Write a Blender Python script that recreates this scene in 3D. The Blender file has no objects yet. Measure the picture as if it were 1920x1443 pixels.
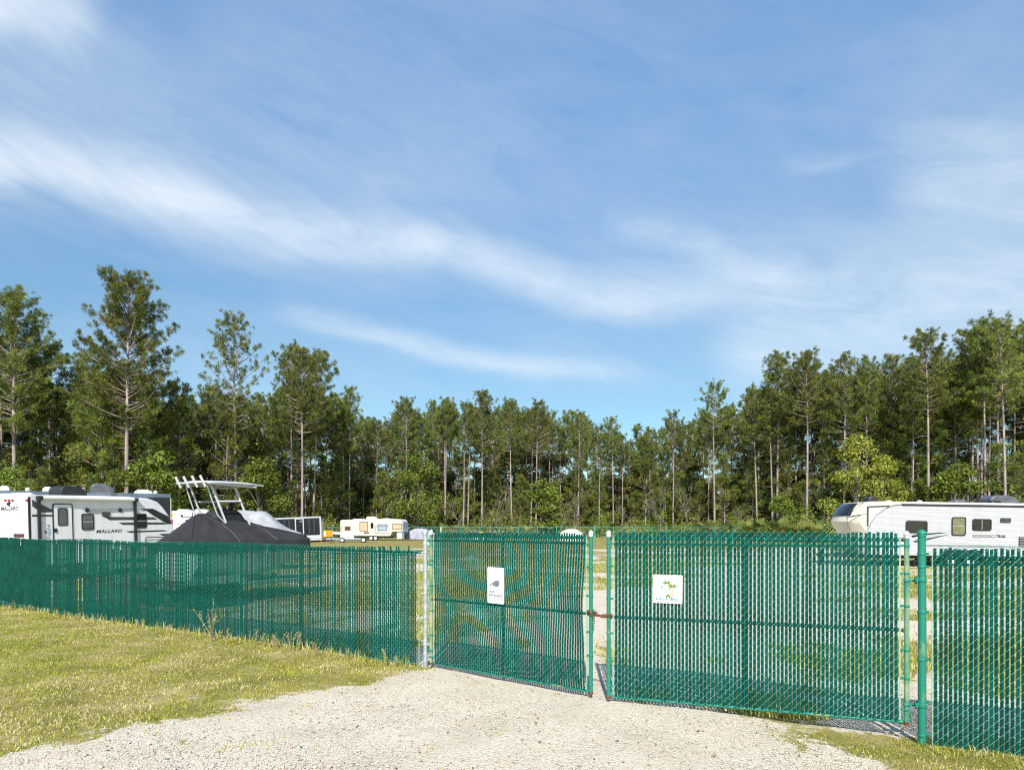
import bpy, math, random
import numpy as np
from mathutils import Vector, Matrix, Euler

R = math.radians
rnd = random.Random(7)
nr = np.random.default_rng(11)
scene = bpy.context.scene
COL = scene.collection

# ------------------------------------------------------------------ camera
F, CX, HY, CAMZ = 1280.0, 960.0, 987.0, 1.95      # focal length / horizon in photo pixels, eye height
cam_d = bpy.data.cameras.new('camera'); cam = bpy.data.objects.new('camera', cam_d); COL.objects.link(cam)
cam.location = (0, 0, CAMZ); cam.rotation_euler = (R(90), 0, 0)
cam_d.sensor_width = 36; cam_d.lens = 36 * F / 1920
cam_d.shift_y = (HY - 721.5) / 1920
cam_d.clip_start = .05; cam_d.clip_end = 6000
scene.camera = cam

# ------------------------------------------------------------------ light
SUN_EL = R(41); SUN_AZ = R(183.5)                   # sun behind the camera, a little to the left
sdir = Vector((math.sin(SUN_AZ) * math.cos(SUN_EL), math.cos(SUN_AZ) * math.cos(SUN_EL), math.sin(SUN_EL)))
sun_d = bpy.data.lights.new('sun', 'SUN'); sun = bpy.data.objects.new('sun', sun_d); COL.objects.link(sun)
sun.rotation_euler = (-sdir).to_track_quat('-Z', 'Y').to_euler(); sun.location = sdir * 50
sun_d.energy = 4.2; sun_d.angle = R(.53); sun_d.color = (1, .95, .87)
SKY_STRENGTH = .105
scene.view_settings.view_transform = 'Standard'; scene.view_settings.look = 'None'
scene.view_settings.exposure = .62; scene.view_settings.gamma = 1
scene.view_settings.use_curve_mapping = False
scene.cycles.max_bounces = 6; scene.cycles.diffuse_bounces = 3; scene.cycles.glossy_bounces = 3
scene.cycles.transparent_max_bounces = 12; scene.cycles.transmission_bounces = 4
scene.cycles.caustics_reflective = False; scene.cycles.caustics_refractive = False
scene.cycles.use_denoising = False
scene.cycles.filter_width = 1.2

world = bpy.data.worlds.new('World'); scene.world = world; world.use_nodes = True
wt = world.node_tree; wt.nodes.clear()
def wn(t, **k):
    n = wt.nodes.new(t)
    for a, b in k.items(): setattr(n, a, b)
    return n
def wmath(op, a, b=None, c=None, clamp=False):
    n = wn('ShaderNodeMath', operation=op, use_clamp=clamp)
    for i, v in enumerate((a, b, c)):
        if v is None: continue
        if isinstance(v, (int, float)): n.inputs[i].default_value = v
        else: wt.links.new(v, n.inputs[i])
    return n.outputs[0]
sky = wn('ShaderNodeTexSky', sky_type='NISHITA', sun_disc=False)
sky.sun_elevation = SUN_EL; sky.sun_rotation = SUN_AZ
sky.air_density = 1.0; sky.dust_density = .15; sky.ozone_density = 3.0; sky.altitude = 0
tc = wn('ShaderNodeTexCoord'); sep = wn('ShaderNodeSeparateXYZ'); wt.links.new(tc.outputs['Generated'], sep.inputs[0])
az = wmath('ARCTAN2', sep.outputs[0], sep.outputs[1]); el = wmath('ARCSINE', sep.outputs[2])
def wnoise(sx, sy, skew, detail, rough, off=0., dist=0.):
    cmb = wn('ShaderNodeCombineXYZ')
    wt.links.new(wmath('MULTIPLY', az, sx), cmb.inputs[0])
    wt.links.new(wmath('MULTIPLY', wmath('ADD', el, wmath('MULTIPLY', az, skew)), sy), cmb.inputs[1])
    cmb.inputs[2].default_value = off
    n = wn('ShaderNodeTexNoise'); n.inputs['Scale'].default_value = 1; n.inputs['Detail'].default_value = detail
    n.inputs['Roughness'].default_value = rough; n.inputs['Distortion'].default_value = dist
    wt.links.new(cmb.outputs[0], n.inputs['Vector'])
    return n.outputs['Fac']
fibre = wnoise(3.4, 13, .24, 10, .66, 1.3, 1.1)
fine = wnoise(13, 40, .3, 8, .66, 4.1, 1.2)
warp = wnoise(3.3, 6, 0, 5, .55, 8.2, .5)
big = wnoise(1.5, 4.5, .1, 5, .55, 2.6, .4)
elw = wmath('ADD', el, wmath('MULTIPLY', wmath('SUBTRACT', warp, .5), .06))
azn = wmath('MULTIPLY_ADD', az, .5, .5, clamp=True)
def pix_az(px): return math.atan((px - CX) / F)
def pix_el(px, py): return math.atan((HY - py) / F * math.cos(pix_az(px)))
def fcurve(pts, interp='CARDINAL'):
    n = wn('ShaderNodeValToRGB'); wt.links.new(azn, n.inputs[0]); cr = n.color_ramp; cr.interpolation = interp
    e = cr.elements; e[0].position, v0 = pts[0]; e[0].color = (v0, v0, v0, 1); e[1].position, v1 = pts[-1]; e[1].color = (v1, v1, v1, 1)
    for p, v in pts[1:-1]: e.new(p).color = (v, v, v, 1)
    return n.outputs[0]
def streak(pts, width, low=.7, gain=1.0):
    """cirrus streak through (photo x, photo y, strength); feathered above, tighter below"""
    cen = fcurve([(.5 + .5 * pix_az(x), pix_el(x, y)) for x, y, a in pts])
    amp = fcurve([(.5 + .5 * pix_az(x), a) for x, y, a in pts], 'EASE')
    d = wmath('SUBTRACT', elw, cen)
    up = wmath('DIVIDE', wmath('MAXIMUM', d, 0.), width)
    dn = wmath('DIVIDE', wmath('MINIMUM', d, 0.), width * low)
    g = wmath('POWER', 2.718, wmath('MULTIPLY', wmath('ADD', wmath('MULTIPLY', up, up), wmath('MULTIPLY', dn, dn)), -1))
    tex = wmath('MULTIPLY_ADD', fibre, 2.0, -.50)
    tex = wmath('MULTIPLY_ADD', fine, .55, wmath('SUBTRACT', tex, .24), clamp=True)
    tex = wmath('MULTIPLY_ADD', tex, .75, .20)
    return wmath('MULTIPLY', wmath('MULTIPLY', wmath('MULTIPLY', g, amp), tex), gain)
masks = [
    streak([(-500, 285, .75), (0, 310, 1), (200, 345, 1), (400, 392, .9), (500, 425, .6), (700, 452, .62), (850, 474, .68), (1000, 522, .66), (1150, 556, .6), (1300, 552, .42), (1450, 530, .2), (1620, 510, 0)], .030, .8, 1.25),
    streak([(-600, 200, .6), (0, 250, .6), (300, 300, .5), (600, 380, .45), (900, 420, .35), (1200, 470, .3), (1500, 500, .12), (1700, 500, 0)], .12, .8, .62),
    streak([(480, 570, 0), (600, 600, .4), (800, 652, .5), (950, 688, .45), (1100, 702, .35), (1250, 710, 0)], .018, .8, 1.1),
    streak([(1300, 660, 0), (1450, 625, .5), (1700, 590, .62), (1920, 560, .6), (2500, 540, .5)], .09, .8, 1.25),
    streak([(1600, 380, 0), (1760, 352, .4), (1920, 335, .55), (2500, 300, .4)], .075, .7, .95),
    streak([(1100, 420, 0), (1220, 440, .3), (1350, 478, .55), (1430, 508, .4), (1520, 530, 0)], .022, .8, .9),
    streak([(1430, 315, 0), (1500, 318, .3), (1600, 303, .35), (1690, 280, 0)], .010, .8, .4),
    streak([(-500, -40, .9), (0, 10, .95), (110, 22, .6), (220, 45, 0)], .035, .8, 1.1),
    streak([(-700, 700, .35), (0, 690, .35), (600, 690, .4), (1200, 690, .42), (1920, 680, .5), (2700, 680, .5)], .085, 1., .3),
    streak([(300, 60, 0), (600, 90, .4), (900, 80, .45), (1200, 60, .4), (1500, 90, .3), (1920, 140, .3), (2500, 140, .3)], .12, 1., .36),
]
cl = masks[0]
for m in masks[1:]: cl = wmath('ADD', cl, m)
veil = wmath('MULTIPLY', wmath('SUBTRACT', big, .45, clamp=True), .55)
cl = wmath('ADD', cl, veil)
cl = wmath('SUBTRACT', 1.0, wmath('POWER', 2.718, wmath('MULTIPLY', cl, -1.25)), clamp=True)
mixn = wn('ShaderNodeMix', data_type='RGBA'); wt.links.new(cl, mixn.inputs['Factor'])
hsv = wn('ShaderNodeHueSaturation'); hsv.inputs['Saturation'].default_value = 1.06; wt.links.new(sky.outputs[0], hsv.inputs['Color']); lift = wn('ShaderNodeMapRange', interpolation_type='SMOOTHSTEP'); wt.links.new(el, lift.inputs[0]); lift.inputs[1].default_value = .15; lift.inputs[2].default_value = .75; lift.inputs[3].default_value = .90; lift.inputs[4].default_value = 1.75
vm = wn('ShaderNodeVectorMath', operation='SCALE'); wt.links.new(hsv.outputs[0], vm.inputs[0]); wt.links.new(lift.outputs[0], vm.inputs['Scale']); tint = wn('ShaderNodeVectorMath', operation='MULTIPLY'); wt.links.new(vm.outputs[0], tint.inputs[0]); tint.inputs[1].default_value = (.80, .93, .88); wt.links.new(tint.outputs[0], mixn.inputs[6]); mixn.inputs[7].default_value = (5.9, 6.35, 6.75, 1)
bg = wn('ShaderNodeBackground'); wt.links.new(mixn.outputs[2], bg.inputs[0]); bg.inputs[1].default_value = SKY_STRENGTH
wo = wn('ShaderNodeOutputWorld'); wt.links.new(bg.outputs[0], wo.inputs[0])

# ------------------------------------------------------------------ helpers
def srgb(r, g, b, k=1.0):
    f = lambda c: (c / 255 / 12.92 if c / 255 <= .04045 else ((c / 255 + .055) / 1.055) ** 2.4) * k
    return (f(r), f(g), f(b))
def ray(px, py): return Vector(((px - CX) / F, 1.0, (HY - py) / F))
def smooth(a, b, x):
    t = np.clip((x - a) / (b - a), 0, 1); return t * t * (3 - 2 * t)
def gz(x, y):
    """height of the ground"""
    x = np.asarray(x, float); y = np.asarray(y, float)
    z = .05 - .135 * smooth(1.6, 4.2, x) * (1 - smooth(8, 15, y)) - .14 * smooth(4, 13, -x) * (1 - smooth(18, 30, y))
    z = z + .012 * np.sin(x * 1.7 + 1) * np.sin(y * 1.3) + .008 * np.sin(x * 4.1) * np.sin(y * 3.7 + 2)
    z = z * (1 - smooth(25, 60, y))
    return z
def gzf(x, y): return float(gz(x, y))
def at(px, py, Y):
    r = ray(px, py); return Vector((r.x * Y, Y, CAMZ + r.z * Y))
def on_ground(px, py):
    r = ray(px, py); t = 8.0
    for _ in range(30):
        t = (gzf(r.x * t, t) - CAMZ) / r.z
    return Vector((r.x * t, t, gzf(r.x * t, t)))

def tag(o, label=None, cat=None, group=None, kind=None):
    if label: o['label'] = label
    if cat: o['category'] = cat
    if group: o['group'] = group
    if kind: o['kind'] = kind
    return o
def empty(name, loc=(0, 0, 0), rot=(0, 0, 0), parent=None):
    o = bpy.data.objects.new(name, None); o.empty_display_size = .3
    o.location = loc; o.rotation_euler = rot; COL.objects.link(o)
    if parent: o.parent = parent
    return o
def link(name, me, mat=None, parent=None, loc=None, rot=None, scale=None):
    o = bpy.data.objects.new(name, me); COL.objects.link(o)
    if mat is not None and len(me.materials) == 0: me.materials.append(mat)
    if parent: o.parent = parent
    if loc is not None: o.location = loc
    if rot is not None: o.rotation_euler = rot
    if scale is not None: o.scale = scale
    return o
def copy_tree(o, parent=None):
    c = o.copy(); COL.objects.link(c); c.parent = parent
    for ch in o.children: copy_tree(ch, c)
    return c

class MB:
    def __init__(s): s.v = []; s.f = []
    def add(s, vs, fs):
        n = len(s.v); s.v += [tuple(v) for v in vs]; s.f += [tuple(i + n for i in f) for f in fs]; return s
    def box(s, c, d, rot=None):
        x, y, z = d[0] / 2, d[1] / 2, d[2] / 2
        vs = [Vector((a * x, b * y, e * z)) for e in (-1, 1) for b in (-1, 1) for a in (-1, 1)]
        if rot is not None:
            m = Euler(rot).to_matrix(); vs = [m @ v for v in vs]
        vs = [v + Vector(c) for v in vs]
        return s.add(vs, [(0, 2, 3, 1), (4, 5, 7, 6), (0, 1, 5, 4), (2, 6, 7, 3), (0, 4, 6, 2), (1, 3, 7, 5)])
    def bb(s, x0, x1, y0, y1, z0, z1):
        return s.box(((x0 + x1) / 2, (y0 + y1) / 2, (z0 + z1) / 2), (abs(x1 - x0), abs(y1 - y0), abs(z1 - z0)))
    def tube(s, pts, r, n=8, caps=True):
        pts = [Vector(p) for p in pts]; rs = r if hasattr(r, '__len__') else [r] * len(pts)
        vs = []; up = None
        for i, p in enumerate(pts):
            d = (pts[min(i + 1, len(pts) - 1)] - pts[max(i - 1, 0)]).normalized()
            if up is None:
                up = Vector((0, 0, 1)) if abs(d.z) < .9 else Vector((1, 0, 0))
            a = d.cross(up).normalized(); b = a.cross(d).normalized(); up = b
            for k in range(n):
                t = 2 * math.pi * k / n
                vs.append(p + (a * math.cos(t) + b * math.sin(t)) * rs[i])
        fs = []
        for i in range(len(pts) - 1):
            for k in range(n):
                fs.append((i * n + k, i * n + (k + 1) % n, (i + 1) * n + (k + 1) % n, (i + 1) * n + k))
        if caps:
            fs.append(tuple(range(n))[::-1]); fs.append(tuple(range((len(pts) - 1) * n, len(pts) * n)))
        return s.add(vs, fs)
    def prism(s, poly, d0, d1, axis='y'):
        """extrude a 2-d outline; axis y: outline is (x,z), axis x: (y,z), axis z: (x,y)"""
        def P(a, b, d): return (a, d, b) if axis == 'y' else ((d, a, b) if axis == 'x' else (a, b, d))
        n = len(poly)
        vs = [P(a, b, d0) for a, b in poly] + [P(a, b, d1) for a, b in poly]
        fs = [tuple(range(n)), tuple(range(2 * n - 1, n - 1, -1))]
        for i in range(n):
            j = (i + 1) % n; fs.append((i, i + n, j + n, j))
        return s.add(vs, fs)
    def lathe(s, prof, n=16, c=(0, 0, 0), axis='z', caps=True):
        vs = []; fs = []
        for r, h in prof:
            for k in range(n):
                t = 2 * math.pi * k / n
                q = (r * math.cos(t), r * math.sin(t), h) if axis == 'z' else (r * math.cos(t), h, r * math.sin(t))
                vs.append((q[0] + c[0], q[1] + c[1], q[2] + c[2]))
        for i in range(len(prof) - 1):
            for k in range(n):
                fs.append((i * n + k, i * n + (k + 1) % n, (i + 1) * n + (k + 1) % n, (i + 1) * n + k))
        if caps: fs.append(tuple(range(n))[::-1]); fs.append(tuple(range((len(prof) - 1) * n, len(prof) * n)))
        return s.add(vs, fs)
    def mesh(s, name, smooth_angle=40):
        me = bpy.data.meshes.new(name); me.from_pydata(s.v, [], s.f)
        import bmesh
        bm = bmesh.new(); bm.from_mesh(me); bmesh.ops.recalc_face_normals(bm, faces=bm.faces); bm.to_mesh(me); bm.free()
        if smooth_angle:
            me.polygons.foreach_set('use_smooth', [True] * len(me.polygons)); me.set_sharp_from_angle(angle=R(smooth_angle))
        me.update(); return me
    def build(s, name, mat, parent=None, bevel=0, loc=None, rot=None, ang=40):
        o = link(name, s.mesh(name, ang), mat, parent, loc, rot)
        if bevel:
            m = o.modifiers.new('bevel', 'BEVEL'); m.width = bevel; m.segments = 3; m.limit_method = 'ANGLE'; m.angle_limit = R(35)
        return o
def rrect(x0, x1, z0, z1, r, n=4):
    pts = []
    for cx, cz, a0 in ((x1 - r, z1 - r, 0), (x0 + r, z1 - r, 90), (x0 + r, z0 + r, 180), (x1 - r, z0 + r, 270)):
        for i in range(n + 1):
            a = R(a0 + 90 * i / n); pts.append((cx + r * math.cos(a), cz + r * math.sin(a)))
    return pts
def ring(mb, poly_o, poly_i, d0, d1, axis='y'):
    def P(a, b, d): return (a, d, b) if axis == 'y' else (d, a, b)
    n = len(poly_o)
    vs = [P(a, b, d0) for a, b in poly_o] + [P(a, b, d0) for a, b in poly_i] + [P(a, b, d1) for a, b in poly_o] + [P(a, b, d1) for a, b in poly_i]
    fs = []
    for i in range(n):
        j = (i + 1) % n
        fs += [(i, j, n + j, n + i), (2 * n + i, 3 * n + i, 3 * n + j, 2 * n + j), (i, 2 * n + i, 2 * n + j, j), (n + i, n + j, 3 * n + j, 3 * n + i)]
    return mb.add(vs, fs)

def np_mesh(name, verts, faces, col=None, smooth=False):
    """verts (n,3), faces (m,k) arrays; col (n,3) per-vertex colour"""
    me = bpy.data.meshes.new(name); verts = np.asarray(verts, np.float32); faces = np.asarray(faces, np.int32)
    m, k = faces.shape
    me.vertices.add(len(verts)); me.vertices.foreach_set('co', verts.ravel())
    me.loops.add(m * k); me.loops.foreach_set('vertex_index', faces.ravel())
    me.polygons.add(m); me.polygons.foreach_set('loop_start', np.arange(0, m * k, k, dtype=np.int32))
    if smooth: me.polygons.foreach_set('use_smooth', np.ones(m, bool))
    me.update(calc_edges=True)
    if col is not None:
        a = me.color_attributes.new('Col', 'FLOAT_COLOR', 'POINT')
        a.data.foreach_set('color', np.concatenate([col, np.ones((len(col), 1))], 1).astype(np.float32).ravel())
    return me
def tubes_np(lines, r, n=4):
    """many polylines of the same length (L,P,3) -> verts, quad faces"""
    L = np.asarray(lines, float); nl, npt, _ = L.shape
    d = np.gradient(L, axis=1); d /= np.linalg.norm(d, axis=2, keepdims=True) + 1e-9
    up = np.where(np.abs(d[..., 1:2]) < .8, np.array([0, 1., 0]), np.array([1., 0, 0]))
    a = np.cross(d, up); a /= np.linalg.norm(a, axis=2, keepdims=True) + 1e-9
    b = np.cross(a, d)
    t = np.arange(n) * 2 * np.pi / n
    rr = np.asarray(r)
    if rr.ndim == 0: rr = np.full((nl, npt), float(rr))
    V = L[:, :, None, :] + rr[:, :, None, None] * (a[:, :, None, :] * np.cos(t)[None, None, :, None] + b[:, :, None, :] * np.sin(t)[None, None, :, None])
    idx = np.arange(nl * npt * n).reshape(nl, npt, n)
    q = np.stack([idx[:, :-1, :], np.roll(idx, -1, 2)[:, :-1, :], np.roll(idx, -1, 2)[:, 1:, :], idx[:, 1:, :]], -1)
    return V.reshape(-1, 3), q.reshape(-1, 4)

# ------------------------------------------------------------------ materials
def nodes(name):
    m = bpy.data.materials.new(name); m.use_nodes = True
    nt = m.node_tree; return m, nt, nt.nodes['Principled BSDF']
def pmat(name, col, rough=.5, metal=0, var=.12, scale=6, col2=None, amt=.5, bump=0, bscale=40, spec=.5, contrast=(.4, .62), coords='Object', stretch=(1, 1, 1)):
    m, nt, b = nodes(name)
    b.inputs['Roughness'].default_value = rough; b.inputs['Metallic'].default_value = metal
    b.inputs['Specular IOR Level'].default_value = spec
    tc = nt.nodes.new('ShaderNodeTexCoord'); mp = nt.nodes.new('ShaderNodeMapping'); mp.inputs['Scale'].default_value = stretch
    nt.links.new(tc.outputs[coords], mp.inputs[0])
    n = nt.nodes.new('ShaderNodeTexNoise'); n.inputs['Scale'].default_value = scale; n.inputs['Detail'].default_value = 6; n.inputs['Roughness'].default_value = .62
    nt.links.new(mp.outputs[0], n.inputs['Vector'])
    cr = nt.nodes.new('ShaderNodeValToRGB'); nt.links.new(n.outputs['Fac'], cr.inputs[0])
    c2 = col2 if col2 else tuple(c * (1 - var) for c in col); c1 = col if col2 else tuple(min(1, c * (1 + var)) for c in col)
    cr.color_ramp.elements[0].position = contrast[0]; cr.color_ramp.elements[1].position = contrast[1]
    cr.color_ramp.elements[0].color = (*c2, 1); cr.color_ramp.elements[1].color = (*c1, 1)
    nt.links.new(cr.outputs[0], b.inputs['Base Color'])
    if bump:
        n2 = nt.nodes.new('ShaderNodeTexNoise'); n2.inputs['Scale'].default_value = bscale; n2.inputs['Detail'].default_value = 5
        nt.links.new(mp.outputs[0], n2.inputs['Vector'])
        bp = nt.nodes.new('ShaderNodeBump'); bp.inputs['Strength'].default_value = bump; bp.inputs['Distance'].default_value = .02
        nt.links.new(n2.outputs['Fac'], bp.inputs['Height']); nt.links.new(bp.outputs[0], b.inputs['Normal'])
    return m
def attr_mat(name, rough=.8, trans=0., var=.25, tint=1.0, spec=.2, objvar=0.):
    """colour comes from the per-piece attribute Col; optional light passing through leaves"""
    m, nt, b = nodes(name); b.inputs['Roughness'].default_value = rough; b.inputs['Specular IOR Level'].default_value = spec
    a = nt.nodes.new('ShaderNodeAttribute'); a.attribute_name = 'Col'
    src = a.outputs['Color']
    if objvar:
        oi = nt.nodes.new('ShaderNodeObjectInfo'); hs = nt.nodes.new('ShaderNodeHueSaturation')
        mr = nt.nodes.new('ShaderNodeMapRange'); nt.links.new(oi.outputs['Random'], mr.inputs[0])
        mr.inputs[3].default_value = 1 - objvar; mr.inputs[4].default_value = 1 + objvar; nt.links.new(mr.outputs[0], hs.inputs['Value'])
        mr2 = nt.nodes.new('ShaderNodeMapRange'); nt.links.new(oi.outputs['Random'], mr2.inputs[0])
        mr2.inputs[3].default_value = .5 - .008; mr2.inputs[4].default_value = .5 + .014; nt.links.new(mr2.outputs[0], hs.inputs['Hue'])
        nt.links.new(src, hs.inputs['Color']); src = hs.outputs[0]
    nt.links.new(src, b.inputs['Base Color'])
    if trans:
        out = nt.nodes['Material Output']; tr = nt.nodes.new('ShaderNodeBsdfTranslucent'); nt.links.new(src, tr.inputs[0])
        mx = nt.nodes.new('ShaderNodeMixShader'); mx.inputs[0].default_value = trans
        nt.links.new(b.outputs[0], mx.inputs[1]); nt.links.new(tr.outputs[0], mx.inputs[2]); nt.links.new(mx.outputs[0], out.inputs[0])
    return m

M = {}
M['slat'] = pmat('green_slat_plastic', (.0004, .064, .048), .6, var=.3, scale=3, bump=.08, bscale=60, spec=.12)
def per_object(m, lo, hi):
    """each piece of this material is a little lighter or darker than the next"""
    nt = m.node_tree; b = nt.nodes['Principled BSDF']; l = b.inputs['Base Color'].links[0]; src = l.from_socket
    oi = nt.nodes.new('ShaderNodeObjectInfo'); mr = nt.nodes.new('ShaderNodeMapRange'); mr.inputs[3].default_value = lo; mr.inputs[4].default_value = hi; nt.links.new(oi.outputs['Random'], mr.inputs[0])
    hs = nt.nodes.new('ShaderNodeHueSaturation'); nt.links.new(mr.outputs[0], hs.inputs['Value']); nt.links.new(src, hs.inputs['Color']); nt.links.new(hs.outputs[0], b.inputs['Base Color'])
per_object(M['slat'], .72, 1.22)
M['wire'] = pmat('green_vinyl_wire', (.085, .52, .40), .35, col2=(.03, .34, .26), scale=9)
M['greenpipe'] = pmat('painted_green_pipe', (.008, .20, .135), .55, col2=(.27, .36, .17), scale=5, contrast=(.30, .42), bump=.1, bscale=50, stretch=(1, 1, .35))
M['greenpipe2'] = pmat('worn_green_pipe', (.012, .23, .155), .55, col2=(.34, .36, .19), scale=4, contrast=(.42, .58), bump=.1, bscale=50, stretch=(1, 1, .5))
M['darkrail'] = pmat('dark_green_rail', (.004, .095, .072), .4, var=.2)
M['tension'] = pmat('pale_green_tension_bar', (.20, .42, .31), .5, col2=(.36, .44, .27), scale=6)
M['galv'] = pmat('galvanised_pipe', (.52, .58, .60), .42, .35, col2=(.33, .42, .42), scale=14, bump=.05)
M['cap'] = pmat('weathered_white_cap', (.72, .73, .72), .5, col2=(.45, .46, .45), scale=25)
M['rust'] = pmat('rusty_steel', (.30, .085, .025), .8, col2=(.08, .03, .018), scale=60, bump=.4, bscale=150)
M['steel'] = pmat('dull_padlock_steel', (.62, .60, .54), .4, .6, col2=(.35, .33, .3), scale=60)
M['lockblue'] = pmat('blue_lock_body', (.03, .12, .26), .4, var=.2)
M['signwhite'] = pmat('white_sign_sheet', (.80, .80, .79), .35, var=.05, scale=9)
M['inkgrey'] = pmat('grey_sign_ink', (.10, .105, .12), .5, col2=(.22, .23, .26), scale=50)
M['inktext'] = pmat('dark_sign_ink', (.10, .12, .16), .5, var=.2)
M['inkred'] = pmat('faded_red_ink', (.72, .22, .27), .5, col2=(.82, .55, .58), scale=60)
M['inkpink'] = pmat('faded_pink_ink', (.82, .6, .63), .5, var=.06)
M['inkblue'] = pmat('pale_blue_ink', (.07, .27, .52), .5, var=.1)
M['inkpale'] = pmat('pale_grey_blue_ink', (.55, .62, .70), .5, var=.06)
M['inkgreen'] = pmat('lime_green_ink', (.11, .21, .005), .5, var=.2, scale=30)
M['inkbrown'] = pmat('tan_ink', (.26, .23, .13), .5, var=.1)
M['rvwhite'] = pmat('white_fibreglass', (.70, .70, .70), .3, col2=(.58, .575, .555), scale=2.2, contrast=(.22, .5), stretch=(1.6, 1.6, .16))
M['rvcream'] = pmat('cream_fibreglass', (.57, .53, .45), .3, var=.05, scale=.9)
M['rvold'] = pmat('old_cream_panel', (.70, .655, .58), .45, col2=(.60, .55, .47), scale=1.2, contrast=(.3, .7))
M['rvribbed'] = pmat('white_ribbed_aluminium', (.49, .50, .515), .36, col2=(.42, .425, .43), scale=2.2, contrast=(.25, .5), stretch=(1.6, 1.6, .2))
M['blackgloss'] = pmat('black_gloss_panel', (.012, .013, .016), .22, var=.25, scale=1.5)
M['graphite'] = pmat('graphite_graphic', (.045, .052, .058), .3, var=.15, scale=2)
M['greyband'] = pmat('grey_graphic', (.21, .20, .195), .32, col2=(.33, .33, .34), scale=.9, contrast=(.3, .7))
M['paleblue'] = pmat('pale_grey_graphic', (.56, .62, .68), .3, var=.05)
M['blacktrim'] = pmat('black_trim', (.018, .018, .02), .45, var=.25)
M['rubber'] = pmat('tyre_rubber', (.018, .018, .019), .8, var=.25, scale=20)
M['hub'] = pmat('white_wheel_rim', (.72, .72, .72), .4, var=.06)
M['chrome'] = pmat('silver_trim', (.62, .63, .65), .3, .7, var=.1)
M['whitetube'] = pmat('white_coated_tube', (.62, .64, .68), .35, var=.06)
M['alum'] = pmat('brushed_aluminium', (.60, .61, .62), .42, .5, col2=(.48, .5, .52), scale=5)
M['redlens'] = pmat('red_lens', (.34, .012, .016), .2, var=.2)
M['amber'] = pmat('amber_lens', (.72, .25, .02), .25, var=.15)
M['roofgrey'] = pmat('grey_membrane', (.50, .51, .53), .6, col2=(.4, .41, .42), scale=2)
M['acblack'] = pmat('black_air_con', (.022, .023, .027), .42, var=.3, scale=3)
M['acgrey'] = pmat('grey_air_con', (.10, .105, .12), .4, var=.2, scale=3)
M['cover'] = pmat('black_boat_cover', (.022, .021, .022), .8, col2=(.034, .033, .034), scale=1.5, bump=.08, bscale=10, spec=.3)
M['steelband'] = pmat('blue_grey_roof_edge', (.16, .20, .26), .3, .4, var=.3, scale=1.2)
M['covergrey'] = pmat('grey_tarp', (.34, .345, .36), .75, var=.16, scale=3, bump=.5, bscale=7)
M['carcover'] = pmat('silver_car_cover', (.44, .44, .53), .55, col2=(.30, .29, .38), scale=1.6, bump=.6, bscale=4)
M['hull'] = pmat('white_gelcoat', (.75, .76, .76), .25, var=.05)
M['orange'] = pmat('orange_panel', (.78, .25, .012), .5, var=.15)
M['yellow'] = pmat('yellow_panel', (.78, .48, .03), .5, var=.1)
M['timber'] = pmat('weathered_boards', (.30, .17, .10), .8, var=.3, scale=9)
M['creamdome'] = pmat('cream_dome', (.76, .70, .58), .6, var=.06, scale=1.5)
M['tan'] = pmat('tan_blind', (.60, .42, .28), .7, var=.08, scale=3)
M['brownrust'] = pmat('rusty_frame', (.19, .075, .04), .7, var=.3, scale=8)
M['bluegrey'] = pmat('blue_grey_panel', (.34, .42, .52), .35, var=.12)
M['maroon'] = pmat('maroon_plate', (.10, .03, .035), .4, var=.2)
def glass_mat(name, col, rough=.06):
    m = pmat(name, col, rough, var=.3, scale=1.2, spec=.7); return m
M['glass'] = glass_mat('dark_tinted_glass', (.012, .013, .014))
M['glassgrey'] = glass_mat('grey_tinted_glass', (.07, .075, .08))
M['blind'] = pmat('olive_blind_slat', (.16, .16, .085), .5, var=.2, scale=5)
M['bark'] = pmat('pine_bark', (.47, .38, .35), .95, col2=(.22, .175, .17), scale=2.6, contrast=(.36, .66), bump=.6, bscale=9, stretch=(1, 1, .22), spec=.1)
M['barkgrey'] = pmat('grey_bark', (.33, .30, .27), .95, col2=(.16, .14, .125), scale=4, bump=.4, bscale=12, stretch=(1, 1, .4), spec=.1)
M['needle'] = attr_mat('pine_needles', .62, .22, objvar=.22, spec=.3)
M['leaf'] = attr_mat('leaves', .6, .32, objvar=.14, spec=.3)
M['grass'] = attr_mat('grass_blades', .7, .25)
M['pebble'] = attr_mat('pebbles', .9)
M['weed'] = attr_mat('weed_stalks', .8, .15)

# ------------------------------------------------------------------ plan of the fence line and the gates
GL0, GL1 = Vector((-1.09, 9.20, 0)), Vector((.876, 7.58, 0))        # left gate leaf: hinge end, free end
GR0, GR1 = Vector((1.045, 7.38, 0)), Vector((3.70, 6.40, 0))        # right gate leaf: free end, hinge end
POST_L = Vector((-1.175, 9.26, 0)); POST_R = Vector((3.80, 6.33, 0))
FL1 = Vector((-1.27, 9.27, 0)); FDIR = Vector((-.822, .570, 0)).normalized(); FL_LEN = 15.6
FL0 = FL1 + FDIR * FL_LEN
FR0 = Vector((3.885, 6.295, 0)); FR1 = FR0 + Vector((.902, -.432, 0)) * 3.4

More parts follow.
